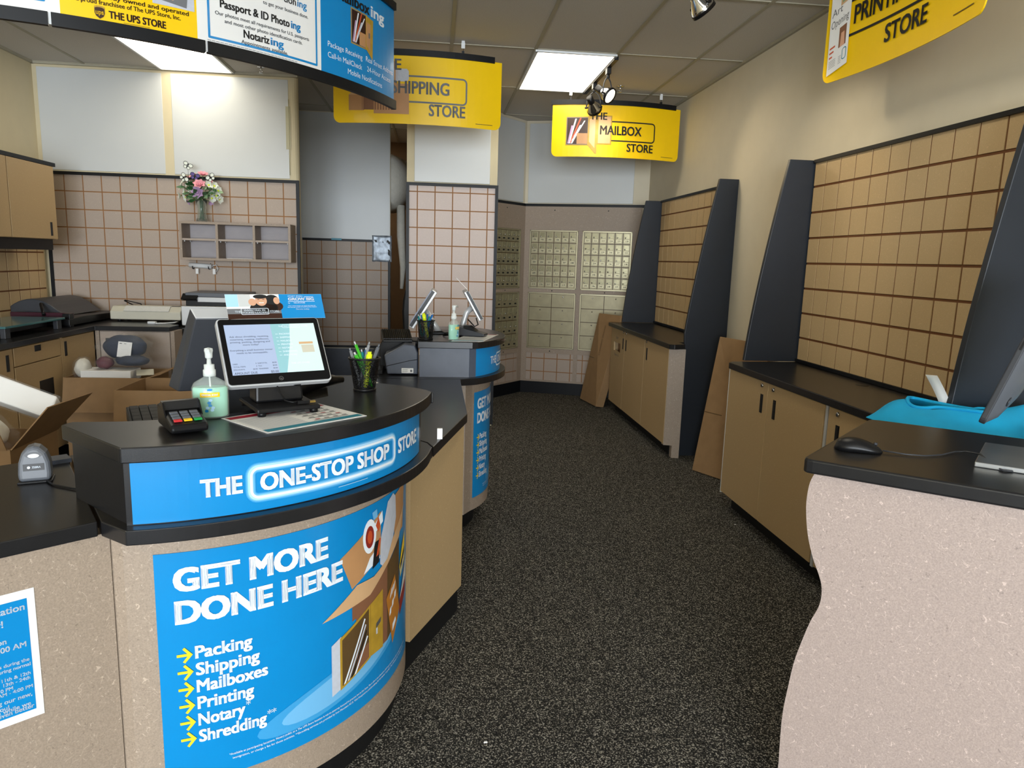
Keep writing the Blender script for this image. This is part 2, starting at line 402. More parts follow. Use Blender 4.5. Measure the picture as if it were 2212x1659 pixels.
# passage and back room behind
YH = 8.35
b = MB(); b.box((-1.6, YB+.13, 0), (-1.47, YH, CEIL), 'wall_cream'); struct(b.build('wall_passage'))
b = MB(); b.box((-1.6, YH, 0), (-.50, YH+.09, CEIL), 'wall_cream'); wr = struct(b.build('wall_partition'))
b = MB(); b.box((-1.47, YH-.004, 1.69), (-.505, YH+.001, 3.03), 'white_panel'); b.build('white_board', wr)
b = MB(); b.box((-1.47, YH-.004, .16), (-.5, YH+.001, .47), 'grey_lam'); b.build('kick_panel', wr)
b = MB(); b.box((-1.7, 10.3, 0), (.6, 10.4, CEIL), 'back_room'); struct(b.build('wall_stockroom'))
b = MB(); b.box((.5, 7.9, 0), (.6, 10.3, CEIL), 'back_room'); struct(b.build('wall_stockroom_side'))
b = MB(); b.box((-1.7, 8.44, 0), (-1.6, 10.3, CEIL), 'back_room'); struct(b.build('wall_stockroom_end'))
# pillar
PX0, PX1, PY = -.25, .535, 6.52
b = MB(); b.box((PX0, PY, 0), (PX1, 7.2, CEIL), 'wall_cream_warm'); wp = struct(b.build('wall_pillar'))
b = MB(); b.box((PX0+.065, PY-.012, 2.165), (PX1-.066, PY+.001, 3.03), 'white_panel'); b.build('white_board', wp, bev=.003)
b = MB(); b.box((PX1-.14, 7.2, 0), (PX1, 7.9, CEIL), 'wall_cream'); struct(b.build('wall_pillar_return'))
# mailbox corner: two walls meeting at an obtuse angle
M0 = V((1.0, 8.32, 0)); T1 = V((2.30-1.0, 7.88-8.32, 0)).normalized(); N1 = V((T1.y, -T1.x, 0)); T2 = V((-.66, -.75, 0)).normalized(); N2 = V((-T2.y, T2.x, 0))
UZ = V((0, 0, 1))
b = MB(); b.obox(M0-T1*.02, T1*1.42, UZ*CEIL, -N1*.1, 'wall_cream'); wm = struct(b.build('wall_mailroom'))
b = MB(); b.obox(M0+T1*.035+UZ*2.16-N1*.001, T1*1.17, UZ*.85, N1*.013, 'white_panel'); b.build('white_board', wm, bev=.003)
b = MB(); b.obox(M0+T2*.0, T2*.72, UZ*CEIL, -N2*.1, 'wall_cream'); wm2 = struct(b.build('wall_mailroom_side'))
b = MB(); b.obox(M0+T2*.05+UZ*2.16-N2*.001, T2*.62, UZ*.85, N2*.013, 'white_panel'); b.build('white_board', wm2, bev=.003)
for w_, T, N, L in ((wm, T1, N1, 1.36), (wm2, T2, N2, .7)):
    b = MB(); b.obox(M0+UZ*2.12-N*.001, T*L, UZ*.03, N*.022, 'black_trim'); b.build('trim_rail', w_)
b = MB(); b.obox(M0-N1*.001, T1*1.3, UZ*.135, N1*.03, 'black_trim'); struct(b.build('baseboard_mailroom'))
b = MB(); b.obox(M0-N2*.001, T2*.7, UZ*.135, N2*.03, 'black_trim'); struct(b.build('baseboard_mailroom_side'))
# storefront behind the camera: frame, two windows and a glass door
b = MB()
for x0, x1, z0, z1 in ((XL, -3.1, 0, CEIL), (XL, XR, 2.75, CEIL), (-.42, -.1, 0, 2.75), (2.15, XR, 0, CEIL), (-3.1, -.42, 0, .38), (-.1, 2.15, 0, .38)): b.box((x0, -7.6, z0), (x1, -7.5, z1), 'wall_cream')
wf = struct(b.build('wall_front'))
for n_, (x0, x1) in enumerate(((-3.1, -.42), (-.1, 2.15))):
    b = MB()
    for a, c in (((x0, -7.58, .38), (x0+.05, -7.52, 2.75)), ((x1-.05, -7.58, .38), (x1, -7.52, 2.75)), ((x0, -7.58, .38), (x1, -7.52, .43)), ((x0, -7.58, 2.7), (x1, -7.52, 2.75)), (((x0+x1)/2-.025, -7.58, .43), ((x0+x1)/2+.025, -7.52, 2.7))): b.box(a, c, 'silver')
    w_ = struct(b.build('window_%d' % (n_+1)))
    b = MB(); b.face([(x0, -7.55, .43), (x1, -7.55, .43), (x1, -7.55, 2.7), (x0, -7.55, 2.7)], 'polythene'); b.build('pane', w_)

# ------------------------------------------------------------------ ceiling lights, sprinklers, track lights
def ceiling_light(x, y, label):
    t = thing('ceiling_light', label, 'ceiling light', (x, y, CEIL-.03), 0, 'recessed ceiling lights')
    w, d = .6096, 1.2192; b = MB()
    for a, c in (((0, 0), (w, .02)), ((0, d-.02), (w, d)), ((0, 0), (.02, d)), ((w-.02, 0), (w, d))): b.box((x+a[0], y+a[1], CEIL-.02), (x+c[0], y+c[1], CEIL-.0005), 'white_plastic')
    b.build('frame', t, bev=.003)
    b = MB(); b.box((x+.02, y+.02, CEIL-.012), (x+w-.02, y+d-.02, CEIL-.004), 'lamp_panel'); b.build('diffuser', t)
ceiling_light(GX0+2*.6096, GY0, 'lit rectangular ceiling light panel above the yellow mailbox sign')
ceiling_light(GX0-3*.6096, GY0, 'lit ceiling light panel near the back wall, partly behind the menu banner')
ceiling_light(GX0+2*.6096, GY0-3*1.2192, 'unseen ceiling light panel added for fill over the aisle')  # from here to the window row: unseen panels added to fill the interior
ceiling_light(GX0-3*.6096, GY0-3*1.2192, 'unseen ceiling light panel added for fill over the near counter')
ceiling_light(GX0+2*.6096, GY0-6*1.2192, 'unseen ceiling light panel added for fill nearest the shop windows on the desk side')  # unseen pair towards the windows, likewise added as fill light
ceiling_light(GX0-3*.6096, GY0-6*1.2192, 'unseen ceiling light panel added for fill nearest the shop windows on the counter side')
ceiling_light(-1.58, GY0+2.6*1.2192, 'unseen ceiling light panel added in the stock room behind the partition')  # unseen lamp added to brighten the otherwise black stock room gap
def sprinkler(x, y, label):
    t = thing('fire_sprinkler', label, 'sprinkler', (x, y, CEIL-.06), 0, 'ceiling sprinklers')
    b = MB(); b.lathe([(.001, 0), (.034, 0), (.03, -.006), (.012, -.008)], (x, y, CEIL), 'chrome', 18); b.build('escutcheon', t)
    b = MB(); b.lathe([(.009, 0), (.009, -.02), (.006, -.022)], (x, y, CEIL-.006), 'chrome', 10)
    for s in (-1, 1): b.tube([(x+s*.008, y, CEIL-.024), (x+s*.012, y, CEIL-.036), (x+s*.004, y, CEIL-.05)], .0025, 'chrome', 6)
    b.lathe([(.001, 0), (.017, 0), (.017, -.002), (.001, -.003)], (x, y, CEIL-.05), 'chrome', 14); b.build('nozzle', t)
sprinkler(-1.455, 6.55, 'small chrome sprinkler under the ceiling by the white back wall'); sprinkler(1.59, 6.52, 'small sprinkler on the ceiling beside the black track')
def track(y0, y1, label):
    b = MB(); b.box((1.308, y0, CEIL-.032), (1.342, y1, CEIL-.004), 'black_trim'); tag(b.build('light_track', bev=.003), label, 'light track')
track(5.6, 6.76, 'black ceiling track carrying two spot lamps over the mailbox sign'); track(2.6, 4.0, 'black ceiling track at the top edge of the photo')
def spot(pos, aim, label, power, drop=.1):
    x, y = pos; z = CEIL-.032; t = thing('spot_lamp', label, 'spotlight', (x, y, z-.3), 0, 'black track spotlights')
    b = MB(); b.box((x-.017, y-.03, z-.045), (x+.017, y+.03, z), 'black_plastic'); b.lathe([(.013, 0), (.013, -.03)], (x, y, z-.04), 'black_plastic', 12); b.build('adapter', t, bev=.003)
    c = V((x, y, z-drop-.09)); d = (V(aim)-c).normalized(); s = d.cross(UZ).normalized(); q = s.cross(d)
    b = MB()
    for sg in (-1, 1):
        b.tube([V((x, y, z-.065))]+[c+s*sg*.066*math.sin(k*PI/10)+UZ*(.005+(drop+.015)*math.cos(k*PI/10)) for k in range(1, 6)], .0055, 'dark_grey_plastic', 6)
    b.build('yoke', t)
    b = MB(); b.lathe([(.02, -.11), (.026, -.1), (.026, -.055), (.03, -.045), (.055, .0), (.062, .022), (.062, .034), (.056, .034)], c, 'chrome', 22, d, caps=False)
    b.lathe([(.0005, -.111), (.028, -.111), (.028, -.055)], c, 'black_plastic', 18, d, caps=False); b.lathe([(.0645, .02), (.0645, .037), (.056, .037)], c, 'black_plastic', 22, d, caps=False)
    for sg in (-1, 1): b.tube([c+s*sg*.05, c+s*sg*.078], .008, 'black_plastic', 8)
    b.build('lamp_head', t)
    b = MB(); b.lathe([(.0005, .016), (.054, .026)], c, 'lamp_bulb', 18, d, caps=False); b.build('bulb', t)
    l = bpy.data.lights.new('spot_beam', 'SPOT'); l.energy = power; l.color = (1, .82, .55); l.spot_size = 1.25; l.spot_blend = .9; l.shadow_soft_size = .05
    o = bpy.data.objects.new('spot_beam', l); COL.objects.link(o); o.parent = t; o.location = FR[t.name].inverted() @ (c+d*.05); o.rotation_euler = d.to_track_quat('-Z', 'Y').to_euler()
spot((1.325, 6.35), (1.75, 6.95, 2.35), 'black spot lamp nearer the mailbox sign, its silver back to the room', 9)
spot((1.325, 5.85), (2.2, 5.0, 2.05), 'black spot lamp at the near end of the track, lens turned right', 14)
spot((1.325, 3.82), (2.25, 4.1, 1.9), 'silver backed spot lamp cut off by the top of the photo', 14)

# ------------------------------------------------------------------ slatted wall panels
def slat_thing(label, o, U, N, w, h, u0, v0, face, trims, trim='black_trim', tw=.026, name='slatwall_panel', **k):
    t = thing(name, label, 'wall panel', V(o)+V(U).normalized()*w/2)
    b = MB(); slats(b, o, U, UZ, N, w, h, u0, v0, face=face, **k); b.build('board', t)
    o, U, N = V(o), V(U).normalized(), V(N).normalized(); b = MB()
    if 't' in trims and 'b' in trims: b2 = MB(); b2.obox(o-UZ*tw-N*.012, U*w, UZ*tw, N*.03, trim); b2.build('edge_trim', t)
    if 't' in trims: b.obox(o+UZ*h-N*.012-U*(tw if 'l' in trims else 0), U*(w+tw*sum(c in trims for c in 'lr')), UZ*tw, N*.03, trim)
    if 'l' in trims: b.obox(o-U*tw-N*.012, U*tw, UZ*h, N*.03, trim)
    if 'r' in trims: b.obox(o+U*w-N*.012, U*tw, UZ*h, N*.03, trim)
    b.build('edge_trim', t); return t
slat_thing('long tan slatwall panel behind the printer and cubby shelf', (-3.305, YB-.018, .93), (1, 0, 0), (0, -1, 0), 2.075, 1.2, .1353, .1496, 'slat_face', 'tlr')
slat_thing('small slatwall panel under the hanging wall cabinet', (XL+.015, 4.6, .93), (0, 1, 0), (1, 0, 0), 2.12, .56, .03, .08, 'slat_face_tan', '', gh=.012, gv=.014, groove='slat_groove_dark')
slat_thing('short slatwall panel in the passage beside the foil bag', (-1.455, YH-.018, .51), (1, 0, 0), (0, -1, 0), .93, 1.16, .041, .0398, 'slat_face', 'tbr', cell=.1622)
slat_thing('tall narrow slatwall panel on the pillar', (PX0+.022, PY-.018, .02), (1, 0, 0), (0, -1, 0), .745, 2.11, .0697, .0788, 'slat_face_pale', 'tlr')
slat_thing('large slatwall panel above the near display counter', (XR-.022, 4.3, .96), (0, -1, 0), (-1, 0, 0), 1.77, 1.185, .1235, .1336, 'slat_face_tan', 'tb', gh=.013, gv=.0105, groove='slat_groove_dark', tw=.02)
slat_thing('slatwall panel above the far display counter', (XR-.022, 7.31, .94), (0, -1, 0), (-1, 0, 0), 1.78, 1.193, .1235, .1506, 'slat_face_tan', 'tb', gh=.013, gv=.0115, groove='slat_groove_dark', tw=.02)

# ------------------------------------------------------------------ black upright fins of the display units
def fin(prof, y, label):
    b = MB(); b.prism([(x, y-.015, z) for x, z in prof], (0, .03, 0), 'navy_fin'); tag(b.build('upright_panel', bev=.003), label, 'side panel', 'black uprights of the display units')
def fprof(z0, z1, sh=0): return [(XR-.002, z0)]+[(1.934+.30*((z-.938)/1.23)*.25+.19*max(0, (z-.938)/1.23)**1.5*.58+sh, z) for z in [z0+(z1-z0)*i/14 for i in range(15)]]+[(XR-.002, z1)]
fin(fprof(.94, 2.165), 4.33, 'black curved upright at the far end of the near display counter')
fin(fprof(.94, 2.165), 2.50, 'black upright at the right edge of the photo behind the computer')
fin([(XR-.002, .918)]+fprof(.918, 2.15)[1:], 7.34, 'black curved upright at the far end of the far display counter, by the mailboxes')
full = [(1.966-.012*math.sin(PI*min(1, z/1.0)) if z < .9 else 1.948+.2*((z-.9)/1.28)**1.25, z) for z in [2.175*i/22 for i in range(23)]]
fin([(XR-.002, 0)]+full+[(XR-.002, 2.175)], 5.5, 'black floor standing upright between the two display counters')

# ------------------------------------------------------------------ display cabinets along the right wall
def keyhole(p, N, parent):
    b = MB(); b.lathe([(.0115, 0), (.0115, .006), (.009, .008), (.0005, .008)], p, 'chrome', 14, N); b.obox(V(p)+V(N)*.0081-V((0, .0012, .005)), V(N)*.0006, (0, .0024, 0), (0, 0, .01), 'ink_black'); b.build('lock', parent)
def slot_pull(p, U, N, w, h, parent, name='handle'):
    p, U, N = V(p), V(U), V(N); b = MB(); b.obox(p-U*w/2-UZ*h/2-N*.001, U*w, UZ*h, N*.003, 'black_plastic')
    b.obox(p-U*(w/2-.006)-UZ*(h/2-.008)+N*.002, U*(w-.012), UZ*(h-.016), N*.0015, 'ink_black'); b.build(name, parent, bev=.001)
FX = 1.842
def door_y(parent, y0, y1, z0, z1, pull=None, lock=None, m='fibreboard_tan', hole=None):
    """a door on a cabinet that faces -X; y0 > y1"""
    b = MB()
    if hole:
        ha, hb, hc, hd = hole
        for a, c in (((y1, z0), (y0, hc)), ((y1, hd), (y0, z1)), ((y1, hc), (hb, hd)), ((ha, hc), (y0, hd))): b.box((FX-.018, a[0], a[1]), (FX, c[0], c[1]), m)
        b.box((FX+.05, y1+.02, z0+.02), (FX+.055, y0-.02, z1-.02), 'print_kraft')
    else: b.box((FX-.018, y1, z0), (FX, y0, z1), m)
    d = b.build('door', parent, bev=0 if hole else .002)
    if pull: slot_pull((FX-.0185, *pull), (0, 1, 0), (-1, 0, 0), .03, .105, d)
    if lock: keyhole((FX-.0185, *lock), (-1, 0, 0), d)
    return d
def cabinet_y(label, y0, y1, z1):
    t = thing('base_cabinet', label, 'cabinet', (2.05, (y0+y1)/2, 0), 0, 'tan cabinets along the right wall')
    b = MB(); b.box((FX+.001, y1, .1), (XR-.005, y1+.018, z1), 'fibreboard_tan'); b.box((FX+.001, y0-.018, .1), (XR-.005, y0, z1), 'fibreboard_tan'); b.box((FX+.06, y1+.018, .1), (XR-.005, y0-.018, .118), 'fibreboard_tan'); b.box((XR-.02, y1+.018, .118), (XR-.005, y0-.018, z1), 'fibreboard_tan'); b.build('body', t)
    b = MB(); b.box((FX+.06, y1+.003, 0), (XR-.01, y0-.003, .1), 'black_toe'); b.build('toe_kick', t); return t
t = cabinet_y('two door tan cabinet under the near slatwall, beside the leaning carton', 4.26, 3.14, .9)
door_y(t, 4.26, 3.735, .11, .895, (3.80, .77), (3.80, .872)); door_y(t, 3.73, 3.15, .11, .895, (3.645, .765), (3.665, .87))
b = MB(); b.box((FX-.019, 4.26, .1), (FX+.02, 4.266, .9), 'paper_print'); b.build('edge_strip', t); b = MB(); b.box((FX-.017, 3.12, .1), (FX, 3.139, .9), 'silver_plastic'); b.build('edge_strip', t)
t = cabinet_y('tan cabinet partly hidden behind the wavy desk', 3.118, 1.95, .9)
door_y(t, 3.11, 2.55, .11, .895, (3.025, .77), (3.03, .873)); door_y(t, 2.545, 1.96, .11, .895, (2.45, .77), (2.45, .873))
b = MB(); b.slab([(XR-.003, 4.315), (XR-.003, 1.9), (1.805, 1.9), (1.805, 4.24), (1.84, 4.285)], .9, .938, 'black_lam'); wt = tag(b.build('worktop', bev=.004), 'long black worktop on the near tan cabinets', 'worktop')
b = MB(); b.lathe([(.0005, .001), (.03, .001), (.034, -.0005)], (2.19, 3.45, .9385), 'black_plastic', 20); b.build('cable_grommet', wt)
t = cabinet_y('three door tan cabinet with a drop slot at the far end of the aisle', 7.30, 5.53, .878)
def _dslot(p): return p
d1 = door_y(t, 7.30, 6.785, .11, .873, (6.83, .748), (6.825, .86), hole=(7.19, 6.93, .645, .735))
door_y(t, 6.78, 6.115, .11, .873, (6.72, .745), (6.715, .86)); door_y(t, 6.11, 5.45, .11, .873, (6.03, .755), (6.04, .86))
b = MB(); sf = plane((FX-.018, 7.19, .77), (0, -1, 0), UZ); b.text('DROP', .13, .0, .024, 'ink_grey', sf, align='c'); sf = plane((FX-.018, 7.19, .6), (0, -1, 0), UZ); b.text('THANK YOU', .13, 0, .02, 'ink_grey', sf, align='c'); b.build('lettering', d1)
b = MB(); b.prism([(FX-.015, 5.445, .1), (FX-.015, 5.445, .873), (1.945, 5.405, .873), (1.945, 5.405, .0), (1.89, 5.425, .0), (1.89, 5.425, .1)], (.0, .05, 0), 'fibreboard'); b.build('end_panel', t)
b = MB(); b.slab([(XR-.003, 7.31), (XR-.003, 5.53), (1.93, 5.53), (1.93, 5.385), (1.835, 5.345), (1.80, 5.37), (1.79, 7.32)], .878, .916, 'black_lam'); tag(b.build('worktop', bev=.004), 'black worktop on the three door cabinet by the mailboxes', 'worktop')

# flat cartons leaning
def carton(pts_bottom, pts_top, thick, label, marks):
    A, B = V(pts_bottom[0]), V(pts_bottom[1]); C, D = V(pts_top[1]), V(pts_top[0]); n = (B-A).cross(D-A).normalized()*thick
    b = MB()
    b.mesh([A, B, C, D, A+n, B+n, C+n, D+n], [(0, 1, 2, 3), (7, 6, 5, 4), (0, 4, 5, 1), (1, 5, 6, 2), (2, 6, 7, 3), (3, 7, 4, 0)], 'cardboard')
    o = tag(b.build('flattened_carton', bev=.004), label, 'cardboard box', 'flattened cartons leaning along the aisle')
    U = (B-A); w = U.length; U.normalize(); W_ = D-A; h = W_.length; W_.normalize(); nn = n.normalized()
    sgn = -1 if nn.dot(V((0, 0, CAMZ))-A) < 0 else 1
    base = A if sgn < 0 else A+n
    sf = lambda u, v, hh: base+U*u+W_*v+nn*sgn*hh
    b = MB(); marks(b, sf, w, h); b.build('printing', o); return o
def mk1(b, sf, w, h):
    r = lambda u, v, hh: sf(w*.8-v, h*.45+u, hh)
    rot = lambda u, v, hh: sf(w*.52+v, h*.93-u, hh)
    b.text('(16x14x12x10)', 0, 0, .055, 'ink_black', rot, bold=.01, width=.42); b.text('16x14x12', 0, -.1, .04, 'ink_black', rot, width=.3)
    b.rect(0, h*.44, w*.55, h*.446, 'print_brown', sf)
carton([(1.96, 5.08, 0), (2.20, 4.62, 0)], [(2.13, 5.16, 1.0), (2.28, 4.66, 1.0)], .03, 'flattened brown carton with printed sizes leaning between the two display units', mk1)
def mk2(b, sf, w, h):
    rot = lambda u, v, hh: sf(w*.5+v, h*.88-u, hh)
    b.text('HANDLE CAREFULLY', 0, 0, .03, 'print_brown', rot, width=.33); b.rect(0, h*.5, w*.3, h*.508, 'print_brown', sf)
carton([(1.72, 7.86, 0), (1.80, 7.40, 0)], [(1.86, 7.72, .97), (2.02, 7.38, .97)], .09, 'flat brown cartons leaning at the far end against the mailbox wall', mk2)

# ------------------------------------------------------------------ mailboxes
def mdf_surround(label, T, N, L, s0, banks, slat):
    t = thing('mailbox_surround', label, 'wall panel', M0+T*L/2+N*.02)
    zs = [.135]+[]; b = MB(); xs = sorted({0, L}|{a for a, _ in banks}|{c for _, c in banks}); rows = ((.47, .525), (1.167, 1.207), (1.862, 2.12)); k = N*.024
    base = M0+N*.0005
    for z0, z1 in rows: b.obox(base+UZ*z0, T*L, UZ*(z1-z0), k, 'fibreboard')
    b.obox(base+UZ*.135, T*L, UZ*.02, k, 'fibreboard')
    prev = 0
    for a, c in banks+[(L, L)]:
        for z0, z1 in ((.155, .47), (.525, 1.167), (1.207, 1.862)): b.obox(base+T*prev+UZ*z0, T*(a-prev), UZ*(z1-z0), k, 'fibreboard')
        prev = c
    b.build('frame_board', t)
    b = MB()
    for a, c in banks: slats(b, base+T*a+UZ*.155+N*.013, T, UZ, N, c-a, .315, .06, .10, cell=.1524, face='slat_face')
    b.build('slat_insert', t)
    b = MB()
    for a, c in banks:
        for z in (1.187, .497, 2.08): b.lathe([(.007, 0), (.006, .002), (.0005, .002)], base+T*(a+c)/2+UZ*z+k, 'ink_black', 10, N)
    b.build('screws', t); return t
mdf_surround('fibreboard surround of the mailboxes facing the aisle', T1, N1, 1.31, 0, [(.075, .625), (.672, 1.222)], True)
mdf_surround('fibreboard surround of the mailboxes beside the pillar', T2, N2, .70, 0, [(.095, .645)], True)
def bank(label, T, N, a, c, z0, z1, cols, rows, nums, kind, flip=False):
    t = thing('mailbox_bank', label, 'mailboxes', M0+T*(a+c)/2+UZ*z0, 0, 'brass mailbox banks')
    base = M0+N*.0015; w = c-a; h = z1-z0; e = .012; b = MB()
    b.obox(base+T*a+UZ*z0, T*w, UZ*h, N*.01, 'print_brown')
    for p, q, r_, s_ in ((0, 0, w, e), (0, h-e, w, e), (0, 0, e, h), (w-e, 0, e, h)): b.obox(base+T*(a+p)+UZ*(z0+q)+N*.008, T*r_, UZ*s_, N*.02, 'mail_frame')
    b.build('frame', t)
    cw = (w-2*e)/cols; ch = (h-2*e)/rows; k = 0
    for j in range(rows):
        for i in range(cols):
            p = base+T*(a+e+(cols-1-i if flip else i)*cw)+UZ*(z1-e-(j+1)*ch)+N*.01; g = .004
            b = MB(); b.obox(p+T*g+UZ*g, T*(cw-2*g), UZ*(ch-2*g), N*.01, 'mail_gold')
            if kind == 's': b.obox(p+T*(g+.012)+UZ*(ch*.48)+N*.009, T*(cw-2*g-.024), UZ*(ch*.42), N*.004, 'mail_window')
            else: b.obox(p+T*(g+.02)+UZ*(ch*.2)+N*.009, T*(cw-2*g-.04), UZ*(ch*.66), N*.004, 'mail_gold')
            sl = plane(p+N*.0145, T if not flip else -T, UZ, N) if not flip else plane(p+T*cw+N*.0145, -T, UZ, N)
            lw = .055 if kind == 's' else .1; b.rect(cw/2-lw/2, ch*.14, cw/2+lw/2, ch*.14+.034, 'mail_frame' if kind == 's' else 'mail_gold', sl, -.003)
            d = b.build('door', t)
            b = MB(); lp = p+T*(cw*.30 if kind == 's' else cw*.5)+UZ*(ch*(.56 if kind == 's' else .80))+N*.0135; b.lathe([(.008, 0), (.008, .004), (.0005, .005)], lp, 'chrome', 10, N); b.build('lock', d)
            if nums:
                b = MB(); b.text(str(nums[k]), cw/2, ch*.14+.008, .018, 'ink_black', sl, -.0022, 'c', bold=.012); b.build('number', d)
            else:
                b = MB(); b.rect(cw/2-.018, ch*.14+.006, cw/2+.018, ch*.14+.024, 'ink_black', sl, -.0022); b.build('number_plate', d)
            k += 1
bank('upper left bank of small mailboxes, numbers 191 to 220', T1, N1, .078, .622, 1.21, 1.859, 6, 5, range(191, 221), 's')
bank('upper right bank of small mailboxes, numbers 221 to 250', T1, N1, .675, 1.219, 1.21, 1.859, 6, 5, range(221, 251), 's')
bank('lower left bank of large mailboxes, numbers 299 to 306', T1, N1, .078, .622, .528, 1.164, 2, 4, range(299, 307), 'l')
bank('lower right bank of large mailboxes behind the leaning carton', T1, N1, .675, 1.219, .528, 1.164, 2, 4, range(307, 315), 'l')
bank('shaded bank of small mailboxes beside the pillar', T2, N2, .098, .642, 1.21, 1.859, 6, 5, None, 's', True)
bank('shaded bank of medium mailboxes beside the pillar, lower one', T2, N2, .098, .642, .528, 1.164, 5, 4, None, 's', True)

# ------------------------------------------------------------------ hanging signs
class Arc:
    """vertical curved sheet from A to B (plan points, left to right as read); sag > 0 bulges towards the reader"""
    def __init__(s, A, B, sag):
        A, B = V((A[0], A[1], 0)), V((B[0], B[1], 0)); L = (B-A).length; t = (B-A)/L; n = V((t.y, -t.x, 0)); R = (L*L/4+sag*sag)/(2*abs(sag))
        mid = (A+B)/2; s.sg = 1 if sag > 0 else -1; s.c = mid+n*sag-n*R*s.sg; s.R = R
        a = math.atan2(A.y-s.c.y, A.x-s.c.x); b = math.atan2(B.y-s.c.y, B.x-s.c.x); d = (b-a+PI) % (2*PI)-PI; s.a0 = a; s.w = abs(d)*R; s.dir = 1 if d > 0 else -1
    def surf(s, z0):
        def f(u, v, h):
            a = s.a0+s.dir*u/s.R; r = s.R+h*s.sg
            return V((s.c.x+r*math.cos(a), s.c.y+r*math.sin(a), z0+v))
        return f
def sheet(b, sf, u0, u1, v0, v1, m, th=.006, rc=0, n=24):
    """thin curved board with rounded lower corners"""
    us = [u0+(u1-u0)*i/n for i in range(n+1)]
    if rc: us = sorted(set(us+[u0+rc*(1-math.cos(k*PI/12)) for k in range(1, 7)]+[u1-rc*(1-math.cos(k*PI/12)) for k in range(1, 7)]))
    def bot(u):
        d = min(u-u0, u1-u)
        return v0 if not rc or d >= rc else v0+rc-math.sqrt(max(0, rc*rc-(rc-d)**2))
    for i in range(len(us)-1):
        a, c = us[i], us[i+1]; P = [(a, bot(a)), (c, bot(c)), (c, v1), (a, v1)]
        b.face([sf(*p, 0) for p in P], m); b.face([sf(*p, -th) for p in P[::-1]], m)
        b.face([sf(*P[0], -th), sf(*P[1], -th), sf(*P[1], 0), sf(*P[0], 0)], m); b.face([sf(*P[3], 0), sf(*P[2], 0), sf(*P[2], -th), sf(*P[3], -th)], m)
    for u in (u0, u1): b.face([sf(u, bot(u), 0), sf(u, v1, 0), sf(u, v1, -th), sf(u, bot(u), -th)], m)
def rail(b, sf, u0, u1, v0, v1, m, h0=-.014, h1=.012, n=24):
    for i in range(n):
        a = u0+(u1-u0)*i/n; c = u0+(u1-u0)*(i+1)/n
        p = [sf(x, y, h) for x in (a, c) for y in (v0, v1) for h in (h0, h1)]
        b.mesh(p, [(0, 1, 5, 4), (2, 6, 7, 3), (0, 4, 6, 2), (1, 3, 7, 5)]+([(0, 2, 3, 1)] if i == 0 else [])+([(4, 5, 7, 6)] if i == n-1 else []), m)
def hook(p, parent):
    x, y, z = p; b = MB(); b.box((x-.011, y-.006, CEIL-.012), (x+.011, y+.006, CEIL), 'white_plastic'); b.box((x-.013, y-.002, CEIL-.05), (x+.013, y+.002, CEIL-.012), 'white_plastic')
    b.tube([(x, y, CEIL-.045), (x+.004, y, (CEIL+z)/2), (x, y, z)], .0022, 'dark_grey_plastic', 5); b.box((x-.009, y-.01, z-.004), (x+.009, y+.01, z+.016), 'black_plastic'); b.build('hanger', parent)
def yellow_sign(label, A, B, sag, z0, h, hooks):
    a = Arc(A, B, sag); t = thing('hanging_sign', label, 'sign', ((A[0]+B[0])/2, (A[1]+B[1])/2, z0), 0, 'yellow hanging signs'); sf = a.surf(z0); b = MB()
    sheet(b, sf, 0, a.w, 0, h, 'print_yellow', .006, .05); b.build('panel', t)
    b = MB(); rail(b, sf, -.012, a.w-.06, h-.012, h+.03, 'black_trim'); b.build('top_rail', t)
    for u in hooks: p = sf(u, h+.03, 0); hook((p.x, p.y, p.z), t)
    return a, t, sf
def pic_box(b, sf, u, v, s):
    """a printed mailbox standing open with letters inside; s = scale in metres of its height"""
    P = lambda pts, m, h: b.poly([(u+x*s, v+y*s) for x, y in pts], m, sf, h)
    P([(-.03, -.03), (.85, -.03), (.85, 1.03), (-.03, 1.03)], 'print_gold', .0011); P([(0, 0), (.82, 0), (.82, 1), (0, 1)], 'ink_grey', .0016); P([(.02, .02), (.8, .02), (.8, .98), (.02, .98)], 'shield_brown', .002)
    for x0, x1, y1, w, m in ((.04, .18, .7, .07, 'petal_mauve'), (.08, .32, .95, .06, 'print_white'), (.12, .5, .98, .06, 'print_orange'), (.14, .5, .72, .1, 'print_grey'), (.16, .66, .88, .05, 'print_white')): P([(x0, .04), (x0+w, .04), (x1+w, y1), (x1, y1)], m, .0024)
    P([(.4, .02), (.8, .02), (.8, .42), (.4, .42)], 'print_kraft', .0028)
a, t, sf = yellow_sign('yellow hanging sign reading THE MAILBOX STORE', (1.045, 6.80), (2.236, 6.80), .12, 2.462, .462, (.16, 1.0))
b = MB(); b.text('THE', .34, .322, .062, 'ink_black', sf, .0055, width=.155, bold=.012); b.text('MAILBOX', .435, .195, .078, 'ink_black', sf, .0055, width=.385, bold=.014); b.text('STORE', .685, .055, .07, 'ink_black', sf, .0055, width=.255, bold=.014)
b.rrframe(.42, .14, .955, .315, .035, .011, 'ink_black', sf, .0022); b.rect(1.03, .028, 1.16, .032, 'print_brown', sf, .003, 4); b.build('lettering', t)
b = MB(); pic_box(b, sf, .135, .105, .235)
